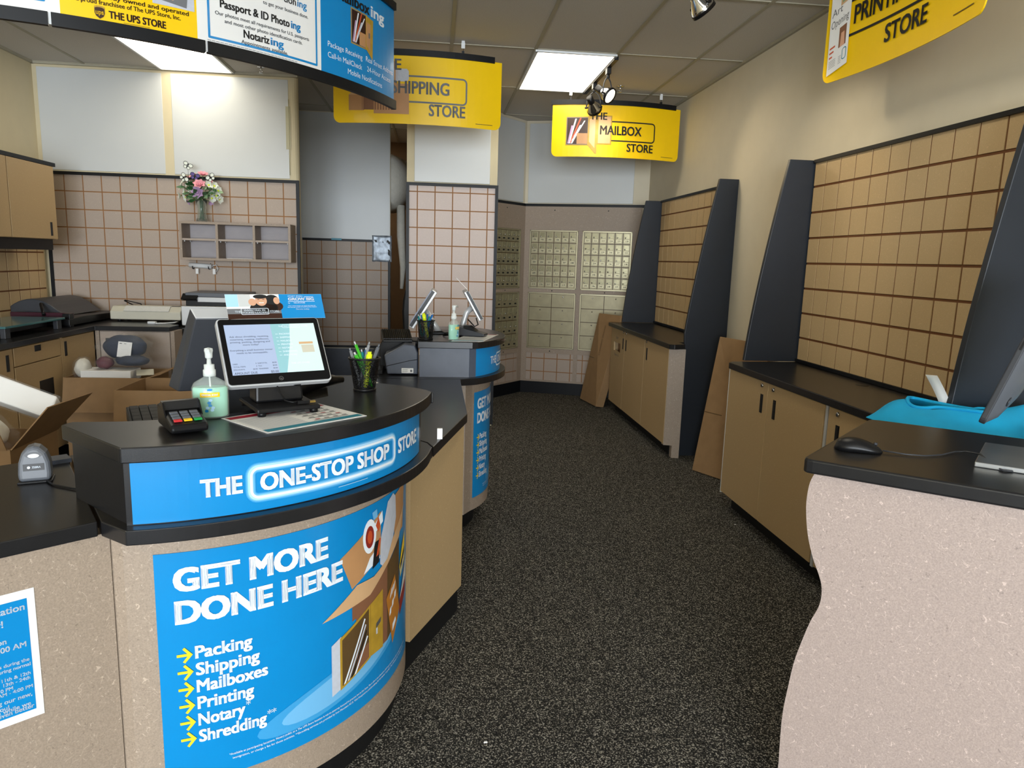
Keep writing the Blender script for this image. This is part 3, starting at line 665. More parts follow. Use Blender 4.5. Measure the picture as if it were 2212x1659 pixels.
for pts, m in (([(.325, .105), (.395, .03), (.41, .03), (.41, .38), (.395, .38), (.325, .35)], 'print_gold'), ([(.34, .13), (.392, .075), (.392, .34), (.34, .325)], 'print_kraft_lite'), ([(.41, .11), (.54, .11), (.54, .36), (.41, .36)], 'print_gold'), ([(.42, .12), (.53, .12), (.53, .35), (.42, .35)], 'print_kraft_lite'), ([(.345, .21), (.385, .21), (.385, .235), (.345, .235)], 'silver'), ([(.365, .16), (.378, .16), (.378, .21), (.365, .21)], 'silver')): b.poly(pts, m, sf, .0032+.0003*len(m)/10)
b.build('artwork', t)
a, t, sf = yellow_sign('yellow hanging sign reading THE SHIPPING STORE, half behind the menu banner', (-.735, 5.55), (.468, 5.55), .10, 2.455, .47, (.2, .93))
b = MB(); b.text('SHIPPING', .425, .205, .085, 'ink_grey', sf, .0055, width=.41, bold=.016); b.text('STORE', .69, .06, .08, 'ink_grey', sf, .0055, width=.262, bold=.016); b.text('THE', .3, .36, .075, 'ink_grey', sf, .0055, bold=.014)
b.rrframe(.272, .145, .965, .33, .035, .012, 'ink_grey', sf, .0022); b.rect(1.03, .028, 1.16, .032, 'print_brown', sf, .003, 4); b.build('lettering', t)
b = MB()
for pts, m in (([(.215, .09), (.43, .09), (.43, .3), (.215, .3)], 'print_kraft_dark'), ([(.415, .25), (.465, .25), (.465, .42), (.415, .42)], 'print_kraft'), ([(.118, .085), (.225, .085), (.225, .19), (.118, .19)], 'print_kraft'), ([(.118, .19), (.225, .19), (.25, .21), (.14, .21)], 'print_kraft_lite'), ([(.225, .085), (.25, .1), (.25, .21), (.225, .19)], 'print_kraft_dark'), ([(.3, .065), (.55, .065), (.55, .27), (.3, .27)], 'print_kraft'), ([(.445, .285), (.535, .285), (.548, .3), (.548, .355), (.535, .37), (.445, .37)], 'print_grey')): b.poly(pts, m, sf, .0034)
b.build('artwork', t)
a, t, sf = yellow_sign('yellow hanging sign reading THE PRINTING STORE at the top right', (1.967, 3.74), (1.955, 2.60), -.055, 2.452, .50, (.15, 1.0))
b = MB(); b.text('THE', .10, .375, .075, 'ink_black', sf, .0055, width=.18, bold=.014); b.text('PRINTING', .205, .235, .085, 'ink_black', sf, .0055, width=.44, bold=.016); b.text('STORE', .445, .085, .078, 'ink_black', sf, .0055, width=.30, bold=.016)
b.rrframe(.1, .185, .76, .355, .04, .012, 'ink_black', sf, .0042); b.rect(.93, .05, 1.07, .054, 'print_brown', sf, .003, 4); b.build('lettering', t)
b = MB(); fly = lambda u, v, h: sf(.03+u+.05*(.42-v)*.35, .03+v+u*.25, h); b.rect(0, 0, .145, .44, 'paper_white', fly, .007); 
b.text('Art', .012, .27, .036, 'ink_grey', fly, .0085); b.text('Opening', .012, .215, .036, 'ink_grey', fly, .0085, width=.122)
b.poly([(.07, .30), (.125, .30), (.125, .40), (.07, .40)], 'print_kraft_lite', fly, .0085); b.poly([(.08, .31), (.12, .31), (.11, .38), (.09, .38)], 'leaf_pale', fly, .009)
b.poly([(.075, .10), (.125, .10), (.125, .195), (.075, .195)], 'print_kraft_dark', fly, .0085); b.poly([(.085, .10), (.118, .10), (.112, .165), (.09, .165)], 'print_skin', fly, .009)
for k in range(3): b.rect(.012, .12-.022*k, .05-.008*k, .128-.022*k, 'print_orange', fly, .0085)
for k in range(5): b.rect(.012, .06-.008*k, .06, .062-.008*k, 'ink_grey', fly, .0085); b.rect(.08, .055-.008*k, .1, .057-.008*k, 'ink_grey', fly, .0085)
b.rrframe(.105, .03, .135, .085, .012, .004, 'teal', fly, .0085); b.build('flyer', t)

# the menu banner over the counter
BC, BR = (-2.055, 4.705), 1.9325
def bu(a): return math.radians(a+80)*BR
bs = cyl(BC, BR, -80)
t = thing('menu_banner', 'long curved menu banner with yellow, white and blue panels at the top left', 'sign', (-1.0, 3.1, 2.29))
for nm, a0, a1, m in (('white_panel', -80, -68.1, 'paper_white'), ('yellow_panel', -68.1, -54.5, 'print_yellow'), ('white_panel', -54.5, -37.4, 'paper_white'), ('blue_panel', -37.4, -18.9, 'print_blue')):
    b = MB(); sheet(b, bs, bu(a0), bu(a1), 2.31, 2.79, m, .006, 0, 14); b.build(nm, t)
for a0, a1 in ((-80, -69.25), (-68.95, -53.75), (-53.45, -18.6)):
    b = MB(); rail(b, bs, bu(a0), bu(a1), 2.29, 2.335, 'black_trim', -.012, .01); b.build('bottom_rail', t)
for a in (-69.1, -53.6): b = MB(); b.rect(bu(a)-.005, 2.295, bu(a)+.005, 2.335, 'white_plastic', bs, .004); b.build('joint', t)
b = MB(); rail(b, bs, bu(-80), bu(-18.9), 2.778, 2.815, 'black_trim', -.016, .014); b.build('top_rail', t)
for a in (-66, -45, -24): p = bs(bu(a), 2.815, 0); b = MB(); b.tube([p, (p.x, p.y, CEIL)], .002, 'dark_grey_plastic', 5); b.build('hanging_wire', t)
b = MB(); T = lambda s, a0, a1, z, c, m, bold=0: b.text(s, bu(a0), z, c, m, bs, .0018, width=bu(a1)-bu(a0), bold=bold)
T('independently owned and operated', -66.9, -55.4, 2.412, .0155, 'shield_brown', .012); T('a proud franchisee of The UPS Store, Inc.', -66.6, -56.3, 2.390, .0155, 'shield_brown', .012); T('THE UPS STORE', -63.6, -57.9, 2.348, .026, 'shield_brown', .026)
b.rect(bu(-62.2), 2.34, bu(-59.6), 2.3415, 'print_brown', bs, .0018, 3); b.build('yellow_lettering', t)
b = MB(); u0 = bu(-64.45); P = [(-.019, .024), (-.01, .028), (0, .029), (.01, .028), (.019, .024), (.019, 0), (.014, -.013), (0, -.024), (-.014, -.013), (-.019, 0)]
b.poly([(u0+x*.9, 2.361+y*.86) for x, y in P], 'print_gold', bs, .0016); b.poly([(u0+x*.82, 2.3598+y*.73-.001) for x, y in P], 'shield_brown', bs, .002); b.text('ups', u0, 2.3555, .0165, 'print_yellow', bs, .0024, 'c', bold=.014, width=.026); b.build('shield_emblem', t)
b = MB(); b.rect(bu(-59.2), 2.432, bu(-54.75), 2.77, 'print_grey', bs, .0014, 4); b.poly([(bu(-58.6), 2.45), (bu(-55.6), 2.438), (bu(-55.4), 2.5), (bu(-57.5), 2.53)], 'ink_grey', bs, .0018); b.poly([(bu(-57.8), 2.46), (bu(-57.0), 2.455), (bu(-57.0), 2.5), (bu(-57.6), 2.51)], 'print_skin', bs, .0021); b.build('printed_photo', t)
b = MB()
T('tion', -43.4, -41.5, 2.57, .03, 'ink_black', .01); T('ing', -41.3, -39.8, 2.57, .03, 'print_blue', .01); T('to get your business done.', -46.3, -39.6, 2.535, .014, 'ink_dark', .006)
T('Passport & ID Photo', -51.8, -42.55, 2.474, .031, 'ink_black', .02); T('ing', -42.35, -40.85, 2.474, .031, 'print_blue', .02)
T('Our photos meet all requirements for U.S. passports', -52.4, -39.5, 2.444, .0135, 'ink_dark', .006); T('and most other photo identification cards.', -51.3, -40.6, 2.420, .0135, 'ink_dark', .006)
T('Notariz', -49.0, -45.55, 2.382, .031, 'ink_black', .02); T('ing', -45.4, -43.5, 2.382, .031, 'print_blue', .02); T('Appointments available.', -49.3, -42.9, 2.359, .0135, 'ink_dark', .006)
[b.rect(bu(-53.4+.5*k), 2.341, bu(-53.4+.5*k+.42), 2.343, 'ink_grey', bs, .0018) for k in range(24)]; b.build('white_panel_lettering', t)
b = MB(); b.rrframe(bu(-53.3), 2.35, bu(-38.1), 2.9, .004, .009, 'print_blue', bs, .0015, 2); b.build('blue_border', t)
b = MB(); b.rrframe(bu(-79.9), 2.368, bu(-69.4), 2.9, .004, .009, 'print_blue', bs, .0015, 2); b.build('blue_border', t)
b = MB(); T('ing', -26.6, -22.6, 2.672, .052, 'print_white', .02)
T('Package Receiving', -36.2, -28.8, 2.452, .0235, 'print_white'); T('Call-In MailCheck', -36.2, -28.9, 2.406, .0235, 'print_white'); T('Real Street Address', -27.9, -19.5, 2.455, .0235, 'print_white'); T('24-Hour Access', -27.6, -20.4, 2.411, .0235, 'print_white'); T('Mobile Notifications', -32.2, -23.3, 2.364, .0235, 'print_white'); b.build('white_lettering', t)
b = MB(); T('Mailbox', -34.6, -26.9, 2.672, .052, 'ink_black', .02); b.build('black_lettering', t)
b = MB(); pic_box(b, bs, bu(-31.3), 2.512, .15); b.poly([(bu(-28.0), 2.512), (bu(-26.2), 2.472), (bu(-26.0), 2.655), (bu(-28.0), 2.662)], 'print_gold', bs, .0034); b.poly([(bu(-27.9), 2.53), (bu(-26.8), 2.505), (bu(-26.7), 2.63), (bu(-27.9), 2.635)], 'print_kraft', bs, .0038); b.poly([(bu(-27.3), 2.565), (bu(-26.9), 2.565), (bu(-26.9), 2.59), (bu(-27.3), 2.59)], 'silver', bs, .0042); b.build('printed_mailbox', t)

# ------------------------------------------------------------------ service counters
CC = (-.79, 2.39)
t = thing('service_counter', 'near curved counter base of speckled fibreboard under the GET MORE DONE HERE poster', 'counter', (-.6, 2.3, 0), 0, 'service counters')
b = MB(); pl = [(-.80, 1.735), (-.748, 1.699)]+arc(CC, .70, -84.5, 2, 40)+[(-.095, 2.47), (-.30, 2.62), (-.95, 2.15)]
b.slab(pl, .09, .864, 'fibreboard'); o = b.build('curved_base', t)
b = MB(); b.slab(arc(CC, .672, -80, 4, 24)+[(-.2, 2.6), (-.7, 2.2)], 0, .09, 'black_toe'); b.build('toe_kick', t)
b = MB(); b.slab([(-.757, 1.672)]+arc(CC, .787, -81.9, -4.5, 44)+[(-.002, 2.34), (-.02, 2.4), (-.50, 2.98), (-1.09, 2.24)], .864, .9, 'black_lam'); b.build('ledge', t, bev=.0025)
t = thing('service_counter', 'speckled counter wing at the left edge of the photo carrying the hand scanner', 'counter', (-1.2, 1.6, 0), 0, 'service counters')
WD = V((-.768, -.641, 0)); WN = V((.641, -.768, 0)); w0 = V((-.752, 1.698, 0)); b = MB(); b.obox(w0-WN*.02, WD*.95, UZ*.864, WN*.02, 'fibreboard'); b.build('front_panel', t)
b = MB(); b.slab([(-.765, 1.672), (-1.62, .958), (-2.0, 1.52), (-1.098, 2.235)], .864, .9, 'black_lam'); b.build('counter_top', t, bev=.0025)
b = MB(); b.obox(V((-1.1, 2.2, 0)), V((-.85, -.68, 0)), UZ*.864, V((.012, -.015, 0)), 'fibreboard'); b.build('back_panel', t)
b = MB(); b.obox(V((-1.16, 2.155, .9)), V((.075, .058, 0)), UZ*.012, V((.035, -.046, 0)), 'grey_lam'); b.build('loose_edge_strip', t)
t = thing('service_counter', 'tan counter link between the two curved counters, black toe kick', 'counter', (-.2, 3.1, 0), 0, 'service counters')
b = MB(); b.prism([(-.078, 2.492, .118), (.128, 2.955, .118), (.128, 2.955, .864), (-.078, 2.492, .864)], (-.02, .009, 0), 'fibreboard_tan'); b.prism([(.128, 2.955, .118), (.128, 3.72, .118), (.128, 3.72, .864), (.128, 2.955, .864)], (-.02, 0, 0), 'fibreboard_tan')
b.build('front_panel', t)
b = MB(); b.slab([(-.10, 2.48), (.113, 2.962), (.113, 3.72), (-.1, 3.7)], 0, .118, 'black_toe'); b.build('toe_kick', t)
b = MB(); b.slab([(.001, 2.345), (.137, 2.87), (.137, 3.715), (-.29, 3.715), (-.29, 3.80), (-.555, 3.79), (-.52, 3.3), (-.498, 2.985), (-.018, 2.405)], .864, .9, 'black_lam'); b.build('counter_top', t, bev=.0025)
b = MB(); b.box((-.5, 3.75, 0), (-.3, 3.77, .864), 'fibreboard_tan'); b.build('rear_panel', t)
C2 = (-.19, 4.20)
t = thing('service_counter', 'far curved counter with its own blue poster, near the pillar', 'counter', (-.1, 4.3, 0), 0, 'service counters')
b = MB(); b.slab([(-.08, 3.80), (.17, 3.80)]+arc(C2, .52, -40, 40, 24)+[(-.08, 4.62)], .13, .864, 'fibreboard'); b.build('curved_base', t)
b = MB(); b.slab([(-.05, 3.87), (.12, 3.87)]+arc(C2, .44, -36, 38, 16)+[(-.05, 4.58)], 0, .13, 'black_toe'); b.build('toe_kick', t)
b = MB(); b.slab([(-.288, 3.72), (.139, 3.72), (.215, 3.755)]+arc(C2, .605, -46, 40, 28)+[(-.288, 4.7)], .864, .9, 'black_lam'); b.build('ledge', t, bev=.0025)
b = MB(); b.box((-.28, 4.66, 0), (-.26, 4.69, .864), 'fibreboard_tan'); b.build('rear_post', t)

def counter_riser(label, poly_box, poly_top, zt, side, signarc, loc):
    t = thing('counter_riser', label, 'counter shelf', loc, 0, 'raised counter shelves'); b = MB(); b.slab(poly_box, .9, zt-.036, side); b.build('box', t)
    b = MB(); b.slab(poly_top, zt-.036, zt, 'black_lam'); b.build('top', t, bev=.003); return t
t = counter_riser('near raised black shelf with the glowing style ONE-STOP SHOP sign band', [(-.888, 1.842), (-.69, 1.652)]+arc(CC, .752, -82.3, -5, 40)+[(-.045, 2.36), (-.20, 2.46), (-.30, 2.30), (-.42, 2.11), (-.60, 1.93), (-.77, 1.865)],
    [(-.902, 1.852), (-.905, 1.83), (-.70, 1.632), (-.69, 1.622)]+arc(CC, .786, -82, -5.5, 44)+[(0.0, 2.315), (-.025, 2.365), (-.105, 2.437), (-.19, 2.487), (-.262, 2.385), (-.29, 2.29), (-.42, 2.095), (-.60, 1.925), (-.78, 1.875), (-.895, 1.866)], 1.09, 'black_lam', None, (-.5, 2.0, .9))
ss = cyl(CC, .7535, -90); du = lambda a: math.radians(a+90)*.7535
b = MB(); sheet(b, ss, du(-81.3), du(-8.5), .902, 1.052, 'print_blue', .001, 0, 40); sg = b.build('sign_band', t)
b = MB()
for d, m in ((.0145, 'print_blue_mid'), (.0115, 'print_blue_pale'), (.0085, 'print_blue_lite')): b.rrframe(du(-62.3)-d+.008, .929-d+.008, du(-25.6)+d-.008, 1.016+d-.008, .024+d-.008, .0032+2*d-.008, m, ss, .0006+.0004*(.02-d)/.004, 6, 30)
b.rrframe(du(-62.3)+.004, .933, du(-25.6)-.004, 1.012, .022, .006, 'print_white', ss, .0034, 6, 30); b.build('glow_frame', sg)
b = MB(); T = lambda s, a0, a1, z, c, bold: b.text(s, du(a0), z, c, 'print_white', ss, .0036, width=du(a1)-du(a0), bold=bold)
T('THE', -70.4, -63.3, .953, .044, .03); T('ONE-STOP SHOP', -60.2, -28.4, .951, .044, .026); T('STORE', -24.6, -13.2, .951, .044, .028); b.rect(du(-44), .917, du(-36), .9185, 'print_blue_lite', ss, .0034, 4); b.build('lettering', sg)
t = counter_riser('far raised shelf with grey side and a blue sign band beginning with THE', [(-.075, 3.785), (.185, 3.785)]+arc(C2, .572, -44, 38, 24)+[(-.075, 4.6)],
    [(-.085, 3.765), (.20, 3.762)]+arc(C2, .60, -45.5, 39, 28)+[(.2, 4.62), (-.085, 4.62)], 1.09, 'grey_lam', None, (.1, 4.2, .9))
s2 = cyl(C2, .5735, -60); d2 = lambda a: math.radians(a+60)*.5735
b = MB(); sheet(b, s2, d2(-44), d2(30), .902, 1.052, 'print_blue', .001, 0, 30); sg = b.build('sign_band', t)
b = MB(); b.text('THE', d2(-30.5), .955, .042, 'print_white', s2, .0036, width=d2(-22.6)-d2(-30.5), bold=.02); b.text('ONE-STOP SHOP', d2(-20), .953, .042, 'print_white', s2, .0036, width=d2(14)-d2(-20), bold=.02); b.build('lettering', sg)
b = MB(); b.rrframe(d2(-22.2)-.004, .932, d2(16), 1.014, .022, .012, 'print_blue_pale', s2, .0022, 6, 20); b.rrframe(d2(-22.2), .936, d2(16)-.004, 1.010, .02, .006, 'print_white', s2, .003, 6, 20); b.build('glow_frame', sg)

# posters on the curved fronts
def poster(label, C, R, a0, a1, z0, z1, art=True):
    sf = cyl(C, R, -90); du = lambda a: math.radians(a+90)*R; W_ = du(a1)-du(a0); k = W_/.9285; H = z1-z0; kz = H/.62
    U0 = du(a0); t = thing('counter_poster', label, 'poster', (C[0]+R*.5, C[1]-R*.8, z0), 0, 'GET MORE DONE HERE posters')
    b = MB(); sheet(b, sf, U0, U0+W_, z0, z1, 'print_blue', .0012, 0, 40); b.build('sheet', t)
    S = lambda u, v, h: sf(U0+u*k, z0+v*kz, h)
    b = MB(); b.text('GET MORE', .04, .520, .061, 'print_white', S, .0022, width=.395, bold=.034); b.text('DONE HERE', .04, .436, .061, 'print_white', S, .0022, width=.445, bold=.034)
    for i, s in enumerate(('Packing', 'Shipping', 'Mailboxes', 'Printing', 'Notary', 'Shredding')):
        b.text(s, .081, .340-.0458*i, .0335, 'print_white', S, .0022, width=(.135, .152, .172, .135, .112, .165)[i], bold=.022)
    b.text('*', .195, .172, .02, 'print_white', S, .0022); b.text('**', .248, .126, .02, 'print_white', S, .0022)
    b.text('*Available at participating locations. Notary public at a The UPS Store location is not an attorney licensed to practice law in this State. He or she is not allowed to draft legal records, give advice on legal matters, including', .15, .052, .006, 'print_white', S, .0022, width=.72); b.text('immigration, or charge a fee for those activities. **Shredding services are provided by Iron Mountain AS IS. Visit theupsstore.com/shredding for full details. Copyright The UPS Store, Inc. All rights reserved.', .158, .040, .006, 'print_white', S, .0022, width=.70); b.build('lettering', t)
    b = MB()
    for i in range(6):
        y = .353-.0458*i; b.rect(.04, y-.0035, .07, y+.0035, 'arrow_yellow', S, .002)
        for sg_ in (1, -1): b.poly([(.0715, y), (.0715-.004, y-sg_*.001), (.053, y+sg_*.017), (.058, y+sg_*.021), (.076, y)], 'arrow_yellow', S, .0024)
    b.build('arrows', t)
    b = MB()
    for e, m in ((1, 'print_blue_mid'), (.78, 'print_blue_pale')): b.poly([(.52+.30*e*math.cos(i*PI/16), .135+.055*e*math.sin(i*PI/16)+.09*e*math.cos(i*PI/16)*.6) for i in range(32)], m, S, .0014+.0004*(1-e))
    b.build('pale_swoosh', t)
    b = MB(); P = lambda pts, m, h: b.poly(pts, m, S, h)
    P([(.52, .295), (.73, .345), (.73, .41), (.52, .37)], 'print_kraft_dark', .0018)
    P([(.475, .50), (.66, .585), (.66, .45), (.52, .395)], 'print_kraft', .002); P([(.74, .60), (.865, .62), (.845, .47), (.76, .46)], 'print_kraft', .002)
    P([(.655, .42), (.66, .50), (.705, .60), (.745, .615), (.765, .60), (.77, .53), (.73, .44), (.68, .40)], 'print_grey', .0024)
    P([(.57, .42), (.655, .44), (.64, .48), (.60, .46)], 'print_white', .0024); P([(.612, .42), (.65, .43), (.65, .5), (.625, .5)], 'ink_black', .0026)
    c0 = [(.6+.033*math.cos(i*PI/10), .527+.052*math.sin(i*PI/10)) for i in range(20)]; P(c0, 'print_white', .0026); P([(.6+.021*math.cos(i*PI/10), .525+.034*math.sin(i*PI/10)) for i in range(20)], 'print_red', .0028); P([(.6+.012*math.cos(i*PI/10), .525+.02*math.sin(i*PI/10)) for i in range(20)], 'print_orange', .003)
    P([(.615, .55), (.668, .585), (.672, .55), (.63, .53)], 'print_white', .0029); P([(.63, .55), (.645, .575), (.655, .545), (.645, .525)], 'print_orange', .0031); P([(.612, .595), (.637, .60), (.64, .575), (.618, .57)], 'print_blue_pale', .003); P([(.632, .452), (.645, .455), (.66, .50), (.65, .505)], 'print_orange', .003)
    P([(.41, .335), (.54, .40), (.62, .395), (.70, .42), (.74, .47), (.86, .55), (.80, .455), (.69, .395), (.60, .345)], 'print_kraft_lite', .0031)
    P([(.535, .36), (.70, .395), (.70, .15), (.535, .15)], 'print_kraft_dark', .0027); P([(.70, .395), (.80, .45), (.80, .2), (.70, .15)], 'print_brown', .0027)
    P([(.44, .10), (.475, .11), (.475, .27), (.44, .255)], 'print_grey', .0033); P([(.47, .105), (.60, .145), (.60, .315), (.47, .265)], 'print_gold', .0034); P([(.478, .115), (.592, .15), (.592, .305), (.478, .257)], 'print_brown', .0036); P([(.535, .135), (.592, .15), (.592, .20), (.535, .18)], 'print_kraft_dark', .0038)
    for k_ in range(4): P([(.482+.014*k_, .118+.003*k_), (.49+.014*k_, .12+.003*k_), (.575+.004*k_, .28-.02*k_), (.57+.004*k_, .284-.02*k_)], ('print_white', 'print_grey', 'ink_black', 'print_white')[k_], .004)
    P([(.60, .148), (.668, .145), (.668, .335), (.60, .315)], 'print_gold', .0041); P([(.61, .165), (.658, .163), (.658, .315), (.61, .30)], 'print_gold', .0043); P([(.628, .225), (.655, .235), (.655, .25), (.628, .24)], 'silver', .0045); P([(.628, .205), (.636, .205), (.636, .225), (.628, .225)], 'print_grey', .0045)
    P([(.69, .29), (.755, .345), (.80, .21), (.735, .12)], 'print_amber', .0044)
    for k_ in range(3): P([(.715+.013*k_, .278+.008*k_), (.723+.013*k_, .284+.008*k_), (.735+.013*k_, .312+.006*k_), (.727+.013*k_, .308+.006*k_)], 'print_white', .0046)
    [P([(.712+.018*q_+x, .222+.02*q_+y) for x, y in ((0, 0), (.012, .008), (.016, .03), (.003, .024))], 'print_white', .0047) for q_ in range(3)]; P([(.735, .16), (.765, .185), (.76, .2), (.735, .185)], 'print_white', .0046)
    P([(.80, .235), (.875, .335), (.89, .37), (.885, .27), (.80, .18)], 'paper_print', .0045); P([(.80, .18), (.87, .235), (.88, .285), (.80, .235)], 'print_red', .0047); P([(.80, .35), (.825, .40), (.865, .45), (.865, .36), (.81, .31)], 'arrow_yellow', .0044); P([(.81, .355), (.86, .40), (.86, .38), (.81, .335)], 'ink_black', .0046); P([(.808, .315), (.858, .37), (.858, .40), (.81, .35)], 'print_grey', .0045)
    b.build('artwork', t); return t
poster('large blue GET MORE DONE HERE poster on the near curved counter', CC, .7025, -79.2, -3.3, .185, .805)
poster('blue GET MORE DONE HERE poster on the far curved counter, cut off by the curve', C2, .5225, -38, 38, .2, .80)

# notice on the left wing
t = thing('framed_notice', 'white bordered blue opening notice stuck on the counter at the left edge', 'notice', w0+WD*.35+UZ*.47, 0)
ns = lambda u, v, h: w0-WD*u+UZ*v+WN*h     # u runs right; the sheet lies at negative u
b = MB(); b.rect(-.40, .473, -.158, .778, 'paper_white', ns, .0015); b.rect(-.40, .4725, -.158, .4735, 'ink_grey', ns, .0008); b.build('sheet', t)
b = MB(); b.rect(-.385, .492, -.173, .758, 'print_blue', ns, .0022); b.build('blue_field', t)
b = MB()
for s, z, c, e in (('cation', .733, .0155, -.178), ('er!', .705, .0155, -.2195), ('on', .666, .0125, -.2165), (':00 AM', .647, .0125, -.181), ('hers during the', .612, .008, -.178), ('p during normal', .600, .008, -.1765), ('11th & 12th', .579, .008, -.178), ('13th - 24th', .568, .008, -.1795), ('0 PM', .556, .008, -.2125), ('00 AM - 4:00 PM', .546, .008, -.176), ('ing our new,', .527, .010, -.1785), ('ou!', .513, .010, -.2225), ('ce while we', .5055, .010, -.1825), ('an even better', .4955+.002, .010, -.1765)):
    b.text(s, e, z, c, 'print_white', ns, .003, 'r', bold=.012)
b.build('lettering', t)

# ------------------------------------------------------------------ work area at the back left
CT = .92
b = MB(); b.slab([(XL+.003, 4.1), (-2.63, 4.1), (-2.63, 5.93), (-2.075, 5.93), (-2.075, 6.15), (-2.14, 6.15), (-2.14, YB-.003), (XL+.003, YB-.003)], CT-.036, CT, 'black_lam'); tag(b.build('worktop', bev=.003), 'L shaped black worktop along the left and back walls', 'worktop')
KX = -2.665
def door_x(parent, y0, y1, z0, z1, pull=None, nm='door', wide=False):
    b = MB(); b.box((KX, y0, z0), (KX+.018, y1, z1), 'fibreboard_tan'); d = b.build(nm, parent, bev=.002)
    if pull: slot_pull((KX+.0185, *pull), (0, 1, 0), (1, 0, 0), .075 if wide else .032, .04 if wide else .105, d)
    return d
def cab_x(label, y0, y1):
    t = thing('base_cabinet', label, 'cabinet', (-3.0, (y0+y1)/2, 0), 0, 'tan cabinets of the work area')
    b = MB(); b.box((XL+.005, y0, .1), (KX-.001, y1, CT-.037), 'fibreboard_tan'); b.build('body', t); b = MB(); b.box((XL+.01, y0+.003, 0), (KX-.05, y1-.003, .1), 'black_toe'); b.build('toe_kick', t); return t
t = cab_x('tan cabinet with one door at the left edge under the worktop', 4.2, 4.842); door_x(t, 4.21, 4.835, .11, .875, (4.775, .79))
t = cab_x('tan cabinet with a drawer above a door with a paper slot', 4.845, 5.435); door_x(t, 4.85, 5.43, .757, .875, (5.13, .845), 'drawer', True)
d = door_x(t, 4.85, 5.43, .11, .75); b = MB(); b.box((KX+.0175, 5.12, .5), (KX+.019, 5.30, .62), 'ink_black'); b.build('paper_slot', d)
t = cab_x('tan corner cabinet with a tall door beside the drawer unit', 5.438, 5.955); door_x(t, 5.468, 5.95, .11, .875, (5.50, .795)); b = MB(); b.box((KX, 5.438, .1), (KX+.018, 5.463, .883), 'fibreboard_tan'); b.build('stile', t)
KY = 5.965
t = thing('base_cabinet', 'pinkish one door cabinet on the back wall under the laminator', 'cabinet', (-2.35, 6.3, 0), 0, 'tan cabinets of the work area')
b = MB(); b.slab([(-2.65, KY+.018), (-2.05, KY+.018), (-2.05, 6.15), (-2.14, 6.15), (-2.14, YB-.005), (-2.65, YB-.005)], .1, CT-.037, 'fibreboard'); b.build('body', t); b = MB(); b.box((-2.65, KY+.06, 0), (-2.14, YB-.01, .1), 'black_toe'); b.build('toe_kick', t)
b = MB(); b.box((-2.61, KY, .11), (-2.085, KY+.017, .875), 'slat_face'); d = b.build('door', t, bev=.002); slot_pull((-2.552, KY-.0005, .77), (1, 0, 0), (0, -1, 0), .034, .105, d)
for x0, x1 in ((-2.645, -2.615), (-2.08, -2.05)): b = MB(); b.box((x0, KY, .1), (x1, KY+.017, .883), 'fibreboard'); b.build('stile', t)
t = thing('printer_stand', 'lower stand with a black top under the office printer', 'stand', (-1.7, 6.45, 0))
b = MB(); b.box((-2.13, 6.17, .85), (-1.3, YB-.02, .884), 'black_lam'); b.build('top', t, bev=.003); b = MB(); b.box((-2.03, 6.2, .1), (-1.32, YB-.03, .85), 'slat_face'); b.build('body', t)
b = MB(); b.box((-2.02, 6.24, 0), (-1.33, YB-.04, .1), 'black_toe'); b.build('toe_kick', t)
# hanging wall cabinet
t = thing('wall_cabinet', 'tan hanging wall cabinet with two doors at the left edge', 'cabinet', (XL+.17, 5.5, 1.49)); UXF = -3.02
b = MB(); b.box((XL+.003, 4.7, 1.575), (UXF-.001, 6.285, 2.14), 'fibreboard_tan'); b.build('body', t)
for y0, y1, py in ((4.975, 5.605, 5.08), (5.615, 6.25, 6.16)):
    b = MB(); b.box((UXF, y0, 1.578), (UXF+.018, y1, 2.137), 'fibreboard_tan'); d = b.build('door', t, bev=.002); slot_pull((UXF+.0185, py, 1.655), (0, 1, 0), (1, 0, 0), .03, .105, d)
b = MB(); b.box((XL+.003, 4.7, 2.14), (UXF+.02, 6.285, 2.168), 'black_trim'); b.build('top_trim', t)
b = MB(); b.box((XL+.003, 4.72, 1.492), (UXF-.03, 6.262, 1.575), 'black_trim'); b.build('valance', t)
# cubby shelf
t = thing('cubby_shelf', 'grey wall cubby with six open compartments on the slatwall', 'shelf', (-1.7, 6.65, 1.44)); ox0, ox1, oy0, oy1, oz0, oz1 = -2.165, -1.243, 6.535, YB-.027, 1.44, 1.765; m = 'fibreboard'; w = .02
b = MB(); b.box((ox0, oy0, oz1-w), (ox1, oy1, oz1), m); b.box((ox0, oy0, oz0), (ox1, oy1, oz0+w), m); b.box((ox0, oy0, oz0+w), (ox0+w, oy1, oz1-w), m); b.box((ox1-w, oy0, oz0+w), (ox1, oy1, oz1-w), m)
xs = [ox0+(ox1-ox0)*k/3 for k in (1, 2)]
for x in xs: b.box((x-w/2, oy0, oz0+w), (x+w/2, oy1, oz1-w), m)
b.box((ox0+w, oy1-.006, oz0+w), (ox1-w, oy1, oz1-w), 'cubby_back'); b.build('carcass', t)
xa = [ox0+w]+[x+w/2 for x in xs]; xb = [x-w/2 for x in xs]+[ox1-w]
for a, c in zip(xa, xb):
    b = MB(); b.box((a+.001, oy0+.004, 1.606), (c-.001, oy1-.008, 1.622), 'slat_face'); s_ = b.build('shelf', t)
    b = MB()
    for x in (a+.012, c-.012):
        for y in (oy0+.03, oy1-.05): b.lathe([(.005, 0), (.005, .012)], (x, y, 1.594), 'white_plastic', 8)
    b.build('shelf_pins', s_)
b = MB(); b.box((-1.8, 6.6, oz0+w), (-1.58, 6.74, oz0+w+.004), 'paper_white'); tag(b.build('paper_sheet'), 'few loose white sheets lying in the lower middle compartment of the cubby', 'paper')
